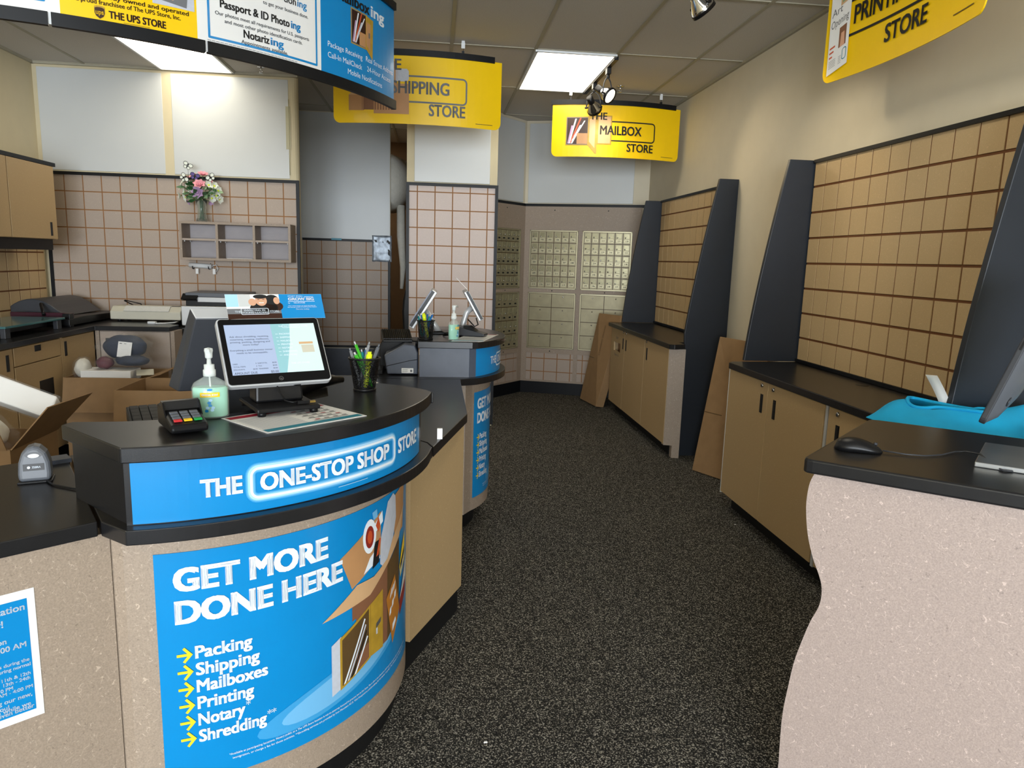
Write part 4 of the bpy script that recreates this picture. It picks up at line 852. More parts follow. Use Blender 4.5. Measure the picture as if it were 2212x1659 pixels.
# white roller device hung below the cubby
t = thing('bag_sealer', 'small white device on black hooks hanging below the cubby shelf', 'device', (-2.08, 6.72, 1.37))
b = MB(); b.tube([(-2.155, 6.725, 1.395), (-1.965, 6.725, 1.385)], .021, 'white_plastic', 12); b.build('body', t)
for x in (-2.12, -1.985): b = MB(); b.tube([(x, 6.765, 1.41), (x, 6.73, 1.36), (x, 6.70, 1.365), (x, 6.695, 1.385)], .004, 'black_plastic', 6); b.build('hook', t)
b = MB(); b.tube([(-1.97, 6.73, 1.385), (-1.93, 6.73, 1.40), (-1.915, 6.735, 1.37), (-1.93, 6.74, 1.34)], .004, 'white_plastic', 6); b.tube([(-2.155, 6.73, 1.39), (-2.30, 6.755, 1.352), (-2.37, 6.765, 1.335)], .0016, 'cream_plastic', 5); b.build('wire', t)
for x in (-2.09, -1.945): b = MB(); b.box((x-.012, 6.722, 1.318), (x+.012, 6.7235, 1.365), 'paper_white'); b.build('price_tag', t)
# vase and flowers
VX, VY, VZ = -2.005, 6.645, 1.7655
t = thing('glass_vase', 'clear flared glass vase standing on the cubby shelf', 'vase', (VX, VY, VZ))
b = MB(); b.lathe([(.0005, .004), (.05, .004), (.05, .012), (.04, .04), (.034, .09), (.037, .14), (.048, .185), (.044, .185), (.033, .14), (.03, .09), (.035, .04), (.042, .014), (.0005, .012)], (VX, VY, VZ-.003), 'clear_plastic', 26, caps=False); b.build('glass_body', t)
def blossom(bm, c, d, r, m, petals, layers=1, cone=.5):
    c, d = V(c), V(d).normalized(); s = d.orthogonal().normalized(); q = d.cross(s)
    for L in range(layers):
        rr = r*(1-.28*L); el = cone+.35*L
        for k in range(petals):
            a = 2*PI*(k+.5*L)/petals; e = (s*math.cos(a)+q*math.sin(a)); n = (e*math.cos(el)+d*math.sin(el)); tang = s*-math.sin(a)+q*math.cos(a); wd = rr*2.2*PI/petals*.36
            p = [c+n*rr*.12-tang*wd*.25, c+n*rr*.12+tang*wd*.25, c+n*rr*.6+tang*wd+d*rr*.08, c+n*rr-d*rr*.05, c+n*rr*.6-tang*wd+d*rr*.08, c+n*rr*.55]
            bm.mesh(p, [(0, 1, 5), (1, 2, 5), (2, 3, 5), (3, 4, 5), (4, 0, 5)], m, True)
    bm.ball(c+d*r*.15, r*.17, 'highlighter' if m == 'petal_white' else m, 7, 5)
def flower(dx, dz, dy, r, m, label, petals=6, layers=1, group=None):
    c = V((VX+dx, VY+dy, VZ+dz)); t = thing('artificial_flower', label, 'flower', c, 0, group or 'flowers in the glass vase')
    q_ = V((VX, VY, VZ+.2)); e_ = (q_-c); e_.normalize(); b = MB(); b.tube([c+e_*min(.06, (q_-c).length), c], .0028, 'leaf', 5); b.build('stem', t)
    b = MB(); blossom(b, c, V((dx*2.2, -.16, (dz-.26)*2.2+.05)), r, m, petals, layers); o = b.build('bloom', t); return t
flower(.012, .30, -.07, .062, 'petal_pink', 'large pink rose at the centre of the bouquet in the vase', 7, 3); flower(.0, .24, -.08, .062, 'petal_mauve', 'large mauve rose just below the pink rose in the vase', 7, 3)
flower(.03, .385, -.03, .056, 'petal_pink', 'pink daisy at the top right of the bouquet', 9, 2); flower(-.055, .37, -.01, .046, 'petal_pink', 'pink flower at the top left of the bouquet', 7, 2)
flower(.085, .335, .0, .028, 'petal_pink', 'small pink bud on the right of the bouquet', 6, 2); flower(-.105, .35, -.02, .03, 'petal_pink', 'small pink bloom beside the dark butterfly on the left of the bouquet', 6, 2)
flower(-.09, .165, -.03, .032, 'petal_mauve', 'small mauve flower drooping at the lower left of the vase', 6, 1); flower(.085, .17, -.03, .034, 'petal_mauve', 'small mauve flower drooping at the lower right of the vase', 6, 1)
rnd = random.Random(5)
for k, (dx, dz) in enumerate(((-.12, .33), (-.145, .29), (-.09, .305), (-.07, .27), (-.12, .245), (-.165, .215), (-.10, .20), (.075, .305), (.11, .27), (.145, .265), (.09, .235), (.14, .22), (.12, .30), (.10, .20), (.155, .195))):
    flower(dx, dz, rnd.uniform(-.07, .0), .046, 'petal_white', 'small white lily among the white flowers at the sides of the bouquet', 6, 1, 'white lilies in the glass vase')
b = MB()
for k in range(64):
    a = rnd.uniform(0, 2*PI); rr = rnd.uniform(.04, .13); c = V((VX+rr*math.cos(a), VY+rr*math.sin(a)*.6-.01, VZ+rnd.uniform(.18, .31))); d = V((math.cos(a), math.sin(a)*.6, rnd.uniform(-.5, .5))).normalized(); s_ = d.orthogonal().normalized(); L = rnd.uniform(.05, .085)
    p0 = V((VX, VY, VZ+.16)); b.mesh([c, c+d*L*.5+s_*L*.28, c+d*L, c+d*L*.5-s_*L*.28], [(0, 1, 2), (0, 2, 3)], 'leaf' if k % 3 else 'leaf_pale', True)
for k in range(9): b.tube([(VX+.02*math.cos(k*.7), VY+.02*math.sin(k*.7), VZ+.014), (VX+.015*math.cos(k*.7+2), VY+.015*math.sin(k*.7+2), VZ+.17)], .003, 'leaf', 5)
o = tag(b.build('foliage'), 'dark green leaves and stems under the blooms in the glass vase', 'foliage'); o['kind'] = 'stuff'
def butterfly(dx, dz, m, label, a=0.):
    c = V((VX+dx, VY-.05, VZ+dz)); t = thing('butterfly_pick', label, 'decoration', c, 0, 'butterflies in the bouquet'); R = Matrix.Rotation(a, 3, 'Y')
    b = MB(); b.tube([c, (c.x, c.y+.03, VZ+.2)], .0012, 'ink_black', 5); b.build('wire', t)
    for sg in (-1, 1):
        for k, (x, z, L, w) in enumerate(((.022, .012, .03, .016), (.014, -.014, .022, .013))):
            b = MB(); e = [(x*sg+L*.6*math.cos(i*PI/6)*sg, z+w*math.sin(i*PI/6)) for i in range(12)]; b.face([c+R@V((p, -.002, q)) for p, q in e], m)
            b.tube([c+R@V((p, -.003, q)) for p, q in e+e[:1]], .0018, 'ink_black', 5, caps=False); b.build('wing', t)
    b = MB(); b.tube([c+R@V((0, -.004, -.02)), c+R@V((0, -.004, .022))], .003, 'ink_black', 6); b.build('body', t)
butterfly(-.085, .46, 'petal_white', 'white butterfly with black outlines above the bouquet', .5); butterfly(.10, .37, 'petal_white', 'white butterfly with black outlines at the right of the bouquet', -.6)
butterfly(-.03, .375, 'petal_purple', 'purple butterfly in front of the pink flowers', .3); butterfly(-.12, .36, 'petal_white', 'small dark edged butterfly at the left of the bouquet', 1.0)
# printer
t = thing('office_printer', 'white and black office printer beside the cubby wall', 'printer', (-1.85, 6.5, .884)); a0, a1 = -2.10, -1.60
b = MB(); b.box((a0+.01, 6.33, .884), (a1-.01, 6.74, .90), 'dark_grey_plastic'); b.box((a0, 6.30, .90), (a1, 6.75, 1.06), 'white_plastic'); b.build('body', t, bev=.006)
b = MB(); b.box((a0+.02, 6.36, 1.06), (a1-.005, 6.75, 1.115), 'black_plastic'); b.build('output_bay', t, bev=.004); b = MB(); b.box((a0+.12, 6.345, 1.095), (a1-.01, 6.37, 1.135), 'silver_plastic'); b.build('scanner_front', t, bev=.003)
b = MB(); b.box((a0+.02, 6.35, 1.135), (a1, 6.75, 1.172), 'mid_grey_plastic'); b.build('scanner_lid', t, bev=.006)
b = MB(); b.prism([(a0-.005, 6.33, 1.105), (a0-.005, 6.31, 1.12), (a0-.005, 6.37, 1.165), (a0-.005, 6.39, 1.15)], (.13, 0, 0), 'black_gloss'); b.build('control_panel', t, bev=.003)
# laminator
t = thing('laminator', 'cream laminator with a printed top plate on the back worktop', 'laminator', (-2.4, 6.42, CT)); a0, a1 = -2.68, -2.118
b = MB(); b.prism([(a0, 6.33, CT+.018), (a0, 6.33, CT+.085), (a0, 6.39, CT+.125), (a0, 6.56, CT+.125), (a0, 6.60, CT+.09), (a0, 6.60, CT+.018)], (a1-a0, 0, 0), 'cream_plastic'); b.build('case', t, bev=.008)
b = MB(); n_ = V((0, -.04, .06)).normalized(); b.prism([(a0+.11, 6.325, CT+.0905), (a0+.11, 6.382, CT+.1285), (a0+.11, 6.44, CT+.1285), (a0+.11, 6.44, CT+.1265), (a0+.11, 6.383, CT+.1262), (a0+.11, 6.327, CT+.088)], (.36, 0, 0), 'paper_print'); b.build('instruction_plate', t)
b = MB(); b.box((a1-.1, 6.40, CT+.125), (a1-.03, 6.45, CT+.1275), 'dark_grey_plastic'); b.build('display', t)
for x in (a0+.06, a1-.06):
    for y in (6.37, 6.56): b = MB(); b.lathe([(.016, 0), (.016, .019)], (x, y, CT), 'black_plastic', 10); b.build('foot', t)
b = MB(); b.tube([(a0+.1, 6.57, CT+.12), (a0+.03, 6.55, CT+.16), (a0+.05, 6.52, CT+.165), (a0+.16, 6.56, CT+.135), (a0+.2, 6.62, CT+.06)], .005, 'black_plastic', 6); b.build('power_cord', t)
b = MB(); b.tube([(-2.30, 6.2, CT+.006), (-2.26, 6.17, CT+.006), (-2.2, 6.19, CT+.006), (-2.14, 6.26, CT+.008), (-2.15, 6.36, CT+.006)], .005, 'white_plastic', 6); b.box((-2.33, 6.18, CT), (-2.27, 6.22, CT+.018), 'white_plastic'); tag(b.build('charger_cable', bev=.002), 'white charger plug and cable in front of the laminator', 'cable')
# scale with glass plate and paper trimmer
t = thing('shipping_scale', 'flat shipping scale with a teal glass plate on the left worktop', 'scale', (-2.95, 5.3, CT))
b = MB(); b.box((-3.12, 4.95, CT+.066), (-2.74, 5.72, CT+.082), 'teal_glass'); b.build('plate', t, bev=.004); b = MB(); b.box((-3.06, 5.02, CT+.02), (-2.82, 5.62, CT+.064), 'black_plastic'); b.build('base', t, bev=.006)
for x in (-3.08, -2.77):
    for y in (5.0, 5.66): b = MB(); b.box((x-.016, y-.03, CT), (x+.016, y+.03, CT+.066), 'dark_grey_plastic'); b.build('foot', t, bev=.003)
t = thing('paper_trimmer', 'dark paper trimmer with a curved hood behind the glass scale', 'paper trimmer', (-2.95, 6.2, CT))
b = MB(); pr = [(5.78, CT+.012), (5.78, CT+.06), (6.0, CT+.07), (6.75, CT+.055), (6.75, CT+.012)]; b.prism([(-3.16, y, z) for y, z in pr], (.42, 0, 0), 'black_plastic'); b.build('base', t, bev=.004)
b = MB(); pr = [(-3.26+.0, CT+.08)]+[(-3.26+.36*i/12, CT+.08+.115*math.sin(PI*(.12+.88*i/12))**.7) for i in range(12)]+[(-2.86, CT+.07)]; b.prism([(x, 5.98, z) for x, z in pr], (0, .62, 0), 'dark_grey_plastic', smooth=False); b.build('hood', t, bev=.006)
b = MB(); b.box((-3.2, 5.86, CT+.062), (-2.76, 5.9, CT+.10), 'maroon'); b.build('clamp_bar', t, bev=.003); b = MB(); b.tube([(-3.02, 5.95, CT+.16), (-2.97, 5.87, CT+.11), (-2.95, 5.84, CT+.085)], .012, 'black_plastic', 8); b.build('handle', t)
b = MB(); b.box((-2.8, 5.8, CT), (-2.745, 5.86, CT+.1), 'black_plastic'); b.build('pivot_block', t, bev=.004)
b = MB(); b.box((XL+.02, 4.3, CT+.001), (XL+.05, 5.7, CT+.012), 'black_plastic'); tag(b.build('ruler_rail', bev=.002), 'black strip lying at the back of the left worktop', 'strip')

# ------------------------------------------------------------------ foil bag, bubble wrap, chair in the stock room
b = MB(); n = 9; k = 12; rn = random.Random(3); g = [[V((-.70+.215*i/n+.004*rn.random(), YH-.03-.012*rn.random(), 1.745-.29*j/k+(.006*rn.random() if j == k else 0))) for i in range(n+1)] for j in range(k+1)]
for j in range(k):
    for i in range(n): b.face([g[j][i], g[j][i+1], g[j+1][i+1], g[j+1][i]], 'foil', True)
o = tag(b.build('foil_bag', solid=.003), 'crinkled silver foil bag taped at the end of the passage wall', 'bag')
b = MB(); b.box((-1.14, YH-.052, 1.68), (-1.03, YH-.05, 1.70), 'teal'); tag(b.build('blue_sticker'), 'small blue strip sticker on the black rail of the passage wall', 'sticker')
t = thing('bubble_wrap_roll', 'big bubble wrap roll on a high rack seen through the stock room gap', 'bubble wrap', (-.42, 8.9, 1.9)); b = MB()
c = V((-.62, 8.75, 2.36)); b.lathe([(.06, -.3), (.33, -.3), (.335, 0), (.33, .3), (.06, .3)], c, 'foam_white', 28, (.35, 1, 0)); b.build('roll', t)
b = MB(); b.tube([(-.40, 8.7, 2.1), (-.395, 8.65, 1.75), (-.37, 8.62, 1.4), (-.385, 8.62, 1.15)], [.05, .05, .035, .02], 'foam_white', 8); b.build('hanging_end', t)
b = MB(); b.tube([(-.62, 8.3+.2, 2.36), (-.62, 9.3, 2.36)], .03, 'dark_grey_plastic', 10); b.box((-.66, 9.24, 0), (-.58, 9.32, 2.4), 'dark_grey_plastic'); b.build('rack', t)
t = thing('desk_chair', 'black chair back just visible beside the pillar', 'chair', (-.21, 7.35, 0))
b = MB(); b.prism([(-.32+.30*(.5+.5*math.cos(i*PI/10))*1, 7.30, .98+.36*math.sin(i*PI/10)*1) for i in range(11)]+[(-.30, 7.3, .62), (-.04, 7.3, .62)], (0, .05, 0), 'black_plastic'); b.build('backrest', t, bev=.02, seg=3)
b = MB(); b.box((-.42, 7.36, .43), (.0, 7.8, .5), 'black_plastic'); b.build('seat', t, bev=.02, seg=3); b = MB(); b.tube([(-.2, 7.58, .06), (-.2, 7.58, .43)], .03, 'dark_grey_plastic', 10); b.box((-.24, 7.335, .45), (-.16, 7.37, .8), 'black_plastic'); b.build('column', t)
for k in range(5): a = k*2*PI/5+.3; b = MB(); b.tube([(-.2, 7.58, .08), (-.2+.26*math.cos(a), 7.58+.26*math.sin(a), .035)], .022, 'black_plastic', 8); b.ball((-.2+.26*math.cos(a), 7.58+.26*math.sin(a), .028), .028, 'black_plastic'); b.build('leg', t)

# ------------------------------------------------------------------ cardboard boxes with parcels on the floor of the work area
def open_box(label, x0, y0, x1, y1, h, flaps, th=.006):
    t = thing('cardboard_box', label, 'cardboard box', ((x0+x1)/2, (y0+y1)/2, 0), 0, 'open cartons in the work area')
    for nm, a, c in (('side', (x0, y0, 0), (x1, y0+th, h)), ('side', (x0, y1-th, 0), (x1, y1, h)), ('side', (x0, y0+th, 0), (x0+th, y1-th, h)), ('side', (x1-th, y0+th, 0), (x1, y1-th, h)), ('bottom', (x0+th, y0+th, 0), (x1-th, y1-th, th))):
        b = MB(); b.box(a, c, 'cardboard'); b.build(nm, t)
    for f in flaps:
        b = MB(); A, B, C, D = [V(p) for p in f]; n_ = (B-A).cross(D-A).normalized()*.005; b.mesh([A, B, C, D, A+n_, B+n_, C+n_, D+n_], [(0, 1, 2, 3), (7, 6, 5, 4), (0, 4, 5, 1), (1, 5, 6, 2), (2, 6, 7, 3), (3, 7, 4, 0)], 'cardboard'); b.build('flap', t)
    return t
open_box('open carton with a wide flap at the left edge behind the hand scanner', -2.32, 3.34, -1.875, 3.75, .62,
    [[(-1.873, 3.34, .62), (-1.873, 3.75, .62), (-1.72, 3.80, .80), (-1.72, 3.37, .81)], [(-2.32, 3.338, .62), (-1.885, 3.338, .62), (-1.90, 3.29, .76), (-2.30, 3.29, .76)]])
open_box('open carton full of bagged clothing with a folded front flap', -2.60, 5.34, -2.05, 5.80, .61, [[(-2.60, 5.335, .61), (-2.07, 5.335, .61), (-2.10, 5.28, .37), (-2.60, 5.28, .37)], [(-2.046, 5.34, .61), (-2.046, 5.8, .61), (-1.92, 5.8, .66), (-1.95, 5.36, .64)]])
open_box('open empty looking carton right behind the counter keyboard', -1.96, 4.62, -1.40, 5.10, .655, [[(-1.96, 4.616, .655), (-1.4, 4.616, .655), (-1.4, 4.58, .45), (-1.96, 4.58, .45)]])
open_box('tan carton half hidden under the screen beyond the near counter', -1.10, 4.7, -.72, 5.1, .62, [])
def bag(c, r, m, label, seed, tagp=None, inner_scale=.88):
    t = thing('parcel_bag', label, 'parcel bag', (c[0], c[1], c[2]-r[2]), 0, 'bagged parcels in the cartons')
    b = MB(); b.ball(c, tuple(x*inner_scale for x in r), m, 16, 10, .22, seed); b.build('clothing', t, sub=1); b = MB(); b.ball(c, r, 'polythene', 18, 10, .3, seed+1); b.build('plastic_film', t)
    if tagp: p, u, v = [V(x) for x in tagp]; b = MB(); b.obox(p, u, v, u.cross(v).normalized()*.002, 'paper_white'); q = p+u.cross(v).normalized()*.0025; sf = plane(q, u, v); L, H = u.length, v.length; b.rect(L*.1, H*.86, L*.28, H*.9, 'ink_black', sf, .0005); b.rect(L*.42, H*.87, L*.6, H*.9, 'ink_grey', sf, .0005); b.build('label', t)
bag((-2.28, 5.60, .80), (.19, .12, .10), 'navy_cloth', 'bag of folded dark blue clothing with a white label on top of the middle carton', 4, ((-2.29, 5.475, .745), (.095, 0, -.008), (.012, .018, .11)))
bag((-2.19, 5.50, .715), (.14, .10, .045), 'navy_cloth', 'long navy parcel in clear film lying across the middle carton', 9); bag((-2.37, 5.47, .70), (.07, .07, .05), 'plum_cloth', 'small plum coloured parcel beside the navy one', 13)
bag((-2.52, 5.46, .66), (.06, .09, .08), 'foam_white', 'clear bag bulging out at the left of the middle carton', 17)
b = MB(); b.box((-2.50, 5.37, .58), (-2.16, 5.56, .655), 'paper_white'); tag(b.build('white_parcel', bev=.004), 'flat white parcel in the front of the middle carton', 'parcel'); b = MB(); b.obox(V((-2.12, 5.38, .62)), V((.1, .05, 0)), V((-.03, .08, .03)), V((0, -.01, .004)), 'cream_plastic'); tag(b.build('paper_packet'), 'small cream packet at the right of the middle carton', 'parcel')
t = thing('white_parcel', 'big white boxed parcel in clear film standing in the left carton', 'parcel', (-2.14, 3.62, .5)); o_ = V((-2.335, 3.60, .90)); U_ = V((.455, .09, -.215)); W_ = V((.02, .06, .10)); b = MB(); b.obox(o_, U_, W_, V((-.02, .07, -.045)), 'paper_white'); b.build('carton', t, bev=.008)
b = MB(); b.obox(o_-U_*.02-W_*.03-V((0, .006, -.004)), U_*1.05, W_*1.06, V((-.024, .084, -.054)), 'polythene'); b.build('plastic_film', t)
bag((-2.10, 3.47, .665), (.18, .09, .10), 'foam_white', 'cream parcel bag with a white shipping label in the left carton', 21, ((-2.14, 3.375, .645), (.12, 0, -.045), (.045, .035, .07)))
bag((-2.04, 3.41, .575), (.14, .055, .085), 'pink_cloth', 'crimson printed bag at the bottom of the left carton', 25)

# ------------------------------------------------------------------ things on the near counter
ZT = 1.0905
t = thing('card_terminal', 'black payment terminal with coloured keys on the near counter', 'card terminal', (-.609, 1.80, ZT), math.radians(31)); hw = .042
b = MB(); b.prism([(-hw, -.072, .004), (-hw, -.076, .018), (-hw, -.068, .026), (-hw, .02, .048), (-hw, .062, .058), (-hw, .075, .048), (-hw, .072, .004)], (2*hw, 0, 0), 'black_plastic'); b.build('case', t, True, bev=.006)
b = MB(); tl = math.atan2(.022, .088); kv = V((0, math.cos(tl), math.sin(tl))); kn = V((0, -math.sin(tl), math.cos(tl))); k0 = V((0, -.064, .0285))
for r_ in range(4):
    for c_ in range(3):
        p = k0+kv*(.004+.0145*r_)+V((-.032+.0225*c_, 0, 0)); m = ('red_key', 'yellow_key', 'green_key')[c_] if r_ == 0 else 'mid_grey_plastic'; b.obox(p, (.0185, 0, 0), kv*.0095, kn*.004, m)
b.build('keypad', t, True, bev=.001)
b = MB()
for sg in (-1, 1): b.prism([(sg*(hw+.001), -.02, .034), (sg*(hw+.001), .008, .066), (sg*(hw+.001), .026, .068), (sg*(hw+.001), .026, .044)], (-sg*.003, 0, 0), 'black_plastic')
b.prism([(-hw, .012, .046), (-hw, .014, .067), (-hw, .025, .068), (-hw, .03, .05)], (2*hw, 0, 0), 'black_plastic'); b.build('privacy_shield', t, True)
b = MB(); b.obox(k0+kv*.092+V((-.03, .006, -.001)), (.06, 0, 0), kv*.03, kn*.002, 'screen_dark'); b.build('display', t, True)
def sanitizer(label, x, y, z, s=1.0, rz=0, flip=0, wd=1.0):
    t = thing('hand_sanitizer', label, 'sanitizer bottle', (x, y, z), rz, 'hand sanitizer bottles'); q = lambda L: [(r*s, h*s) for r, h in L]
    b = MB(); b.lathe(q([(.037, .001), (.0405, .005), (.041, .08), (.036, .093), (.02, .104), (.014, .107), (.014, .112)]), (0, 0, 0), 'clear_film', 28, (0, 0, 1), wd, .62); b.build('bottle', t, True)
    b = MB(); b.lathe(q([(.035, .004), (.038, .007), (.0388, .078), (.036, .082)]), (0, 0, 0), 'gel', 24, (0, 0, 1), wd, .6); b.build('gel', t, True)
    b = MB(); b.lathe(q([(.0135, .11), (.0155, .111), (.0155, .126), (.013, .128), (.013, .140), (.006, .141), (.005, .155)]), (0, 0, 0), 'frosted', 18)
    b.lathe(q([(.0055, .155), (.009, .158), (.0095, .170), (.011, .176), (.010, .182), (.001, .184)]), (0, 0, 0), 'frosted', 14); b.tube([(0, 0, .178*s), (flip*.022*s, -.012*s*(1-abs(flip)), .180*s), (flip*.042*s, -.024*s*(1-abs(flip)), .174*s)], .0042*s, 'frosted', 8); b.tube([(0, 0, .11*s), (.003, 0, .012*s)], .0025*s, 'frosted', 6); b.build('pump', t, True)
    ls = lambda u, v, h: V(((.0412*s+h)*wd*math.sin(u/(.0412*s)), -(.0412*s+h)*.62*math.cos(u/(.0412*s)), v))
    b = MB(); b.rect(-.022*s, .058*s, .022*s, .07*s, 'print_yellow', ls, .0006, 6); b.text('ORIGINAL SCENT', -.018*s, .0615*s, .005*s, 'print_white', ls, .0012, width=.036*s, bold=.02)
    b.poly([(.0+.006*s*math.cos(i*PI/5), .077*s+.0035*s*math.sin(i*PI/5)) for i in range(10)], 'print_blue', ls, .0007)
    for i, (u, v) in enumerate(((-.006, .03), (.0, .036), (.006, .03), (-.002, .043), (.004, .024), (-.008, .022), (.001, .05))): b.poly([((u+.0045*math.cos(k*PI/3+i))*s, (v+.004*math.sin(k*PI/3+i))*s) for k in range(6)], 'print_blue' if i % 2 else 'print_blue_lite', ls, .0008)
    b.build('label', t, True); return t
sanitizer('pump bottle of green hand sanitizer with a yellow band on the near counter', -.579, 1.925, ZT, 1.0, math.radians(14), 0, 1.1); sanitizer('small clear sanitizer bottle on the far counter between the two screens', .103, 3.86, ZT, 1.0, math.radians(60), 1)
# laminated sheet under the screen
def sheet_thing(label, P, z, deco=True):
    A, B, C, D = [V((x, y, z)) for x, y in P]; t = thing('info_sheet', label, 'paper sheet', (A+B+C+D)/4, 0, 'printed sheets on the counters'); U_ = (B-A); v_ = (D-A); L, H = U_.length, v_.length; sf = plane(A, U_, v_, UZ)
    b = MB(); b.obox(A, U_, v_, UZ*.0012, 'paper_white'); b.build('sheet', t); b = MB(); b.rect(.006, .008, L-.006, .032, 'teal', sf, .0017); b.rect(.006, H-.035, L-.006, H-.008, 'crimson', sf, .0017)
    for i in range(5):
        y = .04+.028*i; b.rect(.16, y, L-.03, y+.0035, 'ink_black', sf, .0017)
        for k in range(4): b.rect(.17+.028*k, y+.009, .185+.028*k, y+.016, 'crimson' if (i+k) % 4 == 0 else 'ink_grey', sf, .0017)
    for i in range(14): b.rect(.012, .032+.01*i, .14, .035+.01*i, 'print_grey', sf, .0017)
    b.build('printing', t)
sheet_thing('printed sheet with a red and a teal band under the screen stand', [(-.397, 1.749), (-.180, 1.952), (-.333, 2.105), (-.549, 1.908)], ZT)
sheet_thing('printed sheet lying on the far counter beside the sanitizer', [(.09, 3.80), (.26, 3.80), (.36, 4.10), (.20, 4.16)], ZT)
# customer screen
t = thing('customer_screen', 'customer facing touch screen on a black stand showing an amount due', 'monitor', (-.43, 2.04, ZT+.0015), math.radians(28))
b = MB(); b.slab([(-.085, -.1), (.085, -.1), (.085, .095), (-.085, .095)], .010, .022, 'black_plastic'); 
b.build('base', t, True, bev=.004)
for x in (-.07, .07):
    for y in (-.085, .08): b = MB(); b.lathe([(.011, .0), (.012, .011)], (x, y, 0), 'black_plastic', 10); b.build('foot', t, True)
b = MB(); b.prism([(-.066, -.015, .022), (.066, -.015, .022), (.06, .0, .125), (-.06, .0, .125)], (0, .07, 0), 'black_plastic'); b.build('column', t, True, bev=.006)
th = math.radians(35); cv = V((0, math.sin(th), math.cos(th))); cn = V((0, -math.cos(th), math.sin(th))); cu = V((1, 0, 0)); c0 = V((0, .022, .1615)); Wd, Hd = .285, .207
def rr(u0, v0, u1, v1, r, k=5):
    P = []
    for cx, cy, t0 in ((u1-r, v0+r, -PI/2), (u1-r, v1-r, 0), (u0+r, v1-r, PI/2), (u0+r, v0+r, PI)):
        for i in range(k+1): a = t0+PI/2*i/k; P.append((cx+r*math.cos(a), cy+r*math.sin(a)))
    return P
sp = lambda u, v, h: c0+cu*u+cv*v+cn*h
b = MB(); b.prism([sp(u, v, -.022) for u, v in rr(-Wd/2, -Hd/2, Wd/2, Hd/2, .012)], cn*.020, 'silver_plastic'); b.prism([sp(u, v, -.04) for u, v in rr(-.07, -.06, .07, .06, .01)], cn*.018, 'black_plastic'); b.build('shell', t, True, bev=.002)
b = MB(); b.prism([sp(u, v, -.0025) for u, v in rr(-Wd/2+.004, -Hd/2+.004, Wd/2-.004, Hd/2-.004, .009)], cn*.0035, 'black_gloss'); b.build('bezel', t, True)
b = MB(); b.rect(-.125, -.072, -.0, .082, 'screen_left', sp, .0014); b.rect(.0, -.072, .125, .082, 'screen_right', sp, .0014)
b.poly([(.055, .082), (.125, .082), (.125, -.072), (.02, -.072), (.045, .02)], 'screen_pale', sp, .0016); dp = b.build('display', t, True)
b = MB(); TT = lambda s, u, v, c, m, al='c', w=None: b.text(s, u, v, c, m, sp, .002, al, width=w)
for i, (s, w) in enumerate((('Ask about shredding, receiving,', .105), ('notarizing, copying, mailboxes,', .104), ('printing, packing, designing and', .106), ('more today!', .042))): TT(s, -.063, .042-.0085*i, .0048, 'screen_ink', w=w)
TT('Everything a small business owner', -.063, .0, .0048, 'screen_ink', w=.113); TT('needs to be unstoppable.', -.063, -.0085, .0048, 'screen_ink', w=.083)
for i, (s, a, c) in enumerate((('LINES', '0', 'SUBTOTAL'), ('TOTAL ITEMS', '0', 'TAX'), ('DISCOUNTS', '$0.00', 'TENDERED'))): TT(s, -.12, -.041-.0085*i, .0036, 'screen_ink', 'l'); TT(a, -.058, -.041-.0085*i, .0036, 'screen_ink', 'r'); TT(c, -.055, -.041-.0085*i, .0036, 'screen_ink', 'l'); TT('$0.00', -.004, -.041-.0085*i, .0036, 'screen_ink', 'r')
TT('AMOUNT DUE', -.12, -.0705, .0065, 'screen_ink', 'l', .06); TT('$0.00', -.003, -.070, .0065, 'screen_ink', 'r')
TT('THE', .022, .0715, .0045, 'print_white', 'l'); TT('ONE-STOP SHOP', .036, .0715, .0045, 'print_white', 'l', .042); TT('STORE', .086, .0715, .0045, 'print_white', 'l'); b.rrframe(.033, .0685, .082, .0795, .0025, .0008, 'print_white', sp, .002, 4, 4)
for i, s in enumerate(('PACKING', 'SHIPPING', 'MAILBOX', 'PRINTING', 'NOTARY', 'SHREDDING', 'AND MORE')): TT(s, .02, .047-.0112*i, .005, 'print_white', 'l'); b.rect(.009, .0489-.0112*i, .016, .0498-.0112*i, 'print_white', sp, .002)
TT('THE UPS STORE', .062, -.047, .005, 'print_white'); b.rect(.07, .015, .11, .022, 'print_kraft_lite', sp, .0018); b.rect(.075, -.012, .11, .012, 'cream_plastic', sp, .0018); b.build('screen_text', dp, True)
b = MB(); b.rrframe(-.006, -.0945, .006, -.0825, .006, .0008, 'silver', sp, .0016, 6, 1); b.text('hp', 0, -.0905, .0045, 'silver', sp, .0016, 'c', shear=0); b.build('maker_emblem', t, True)
t2 = thing('counter_card', 'printed INVESTING IN YOUNG LEADERS card propped above the customer screen', 'card', (-.446, 2.135, 1.353), math.radians(30)); ct = math.radians(30); kv = V((0, math.sin(ct), math.cos(ct))); kp = lambda u, v, h: V((u, .006, .0))+kv*(v*.8-.006)+V((0, -math.cos(ct), math.sin(ct)))*h+V((.02*v, 0, 0))
b = MB(); b.prism([kp(-.138, -.02, 0), kp(.140, -.02, 0), kp(.140, .078, 0), kp(-.138, .078, 0)], V((0, .0015, .0005)), 'paper_white'); b.build('card', t2, True)
b = MB(); b.rect(.012, -.02, .14, .078, 'print_blue', kp, .0006); b.build('blue_field', t2, True)
b = MB(); R_ = lambda a, c, d, e, m, h: b.rect(a, c, d, e, m, kp, h); R_(-.138, .0, .012, .022, 'ink_grey', .0006); R_(-.138, -.02, .012, .002, 'shield_brown', .0007); R_(-.138, .03, -.105, .078, 'print_blue_lite', .0006); R_(-.104, .03, -.07, .078, 'white_panel', .0006)
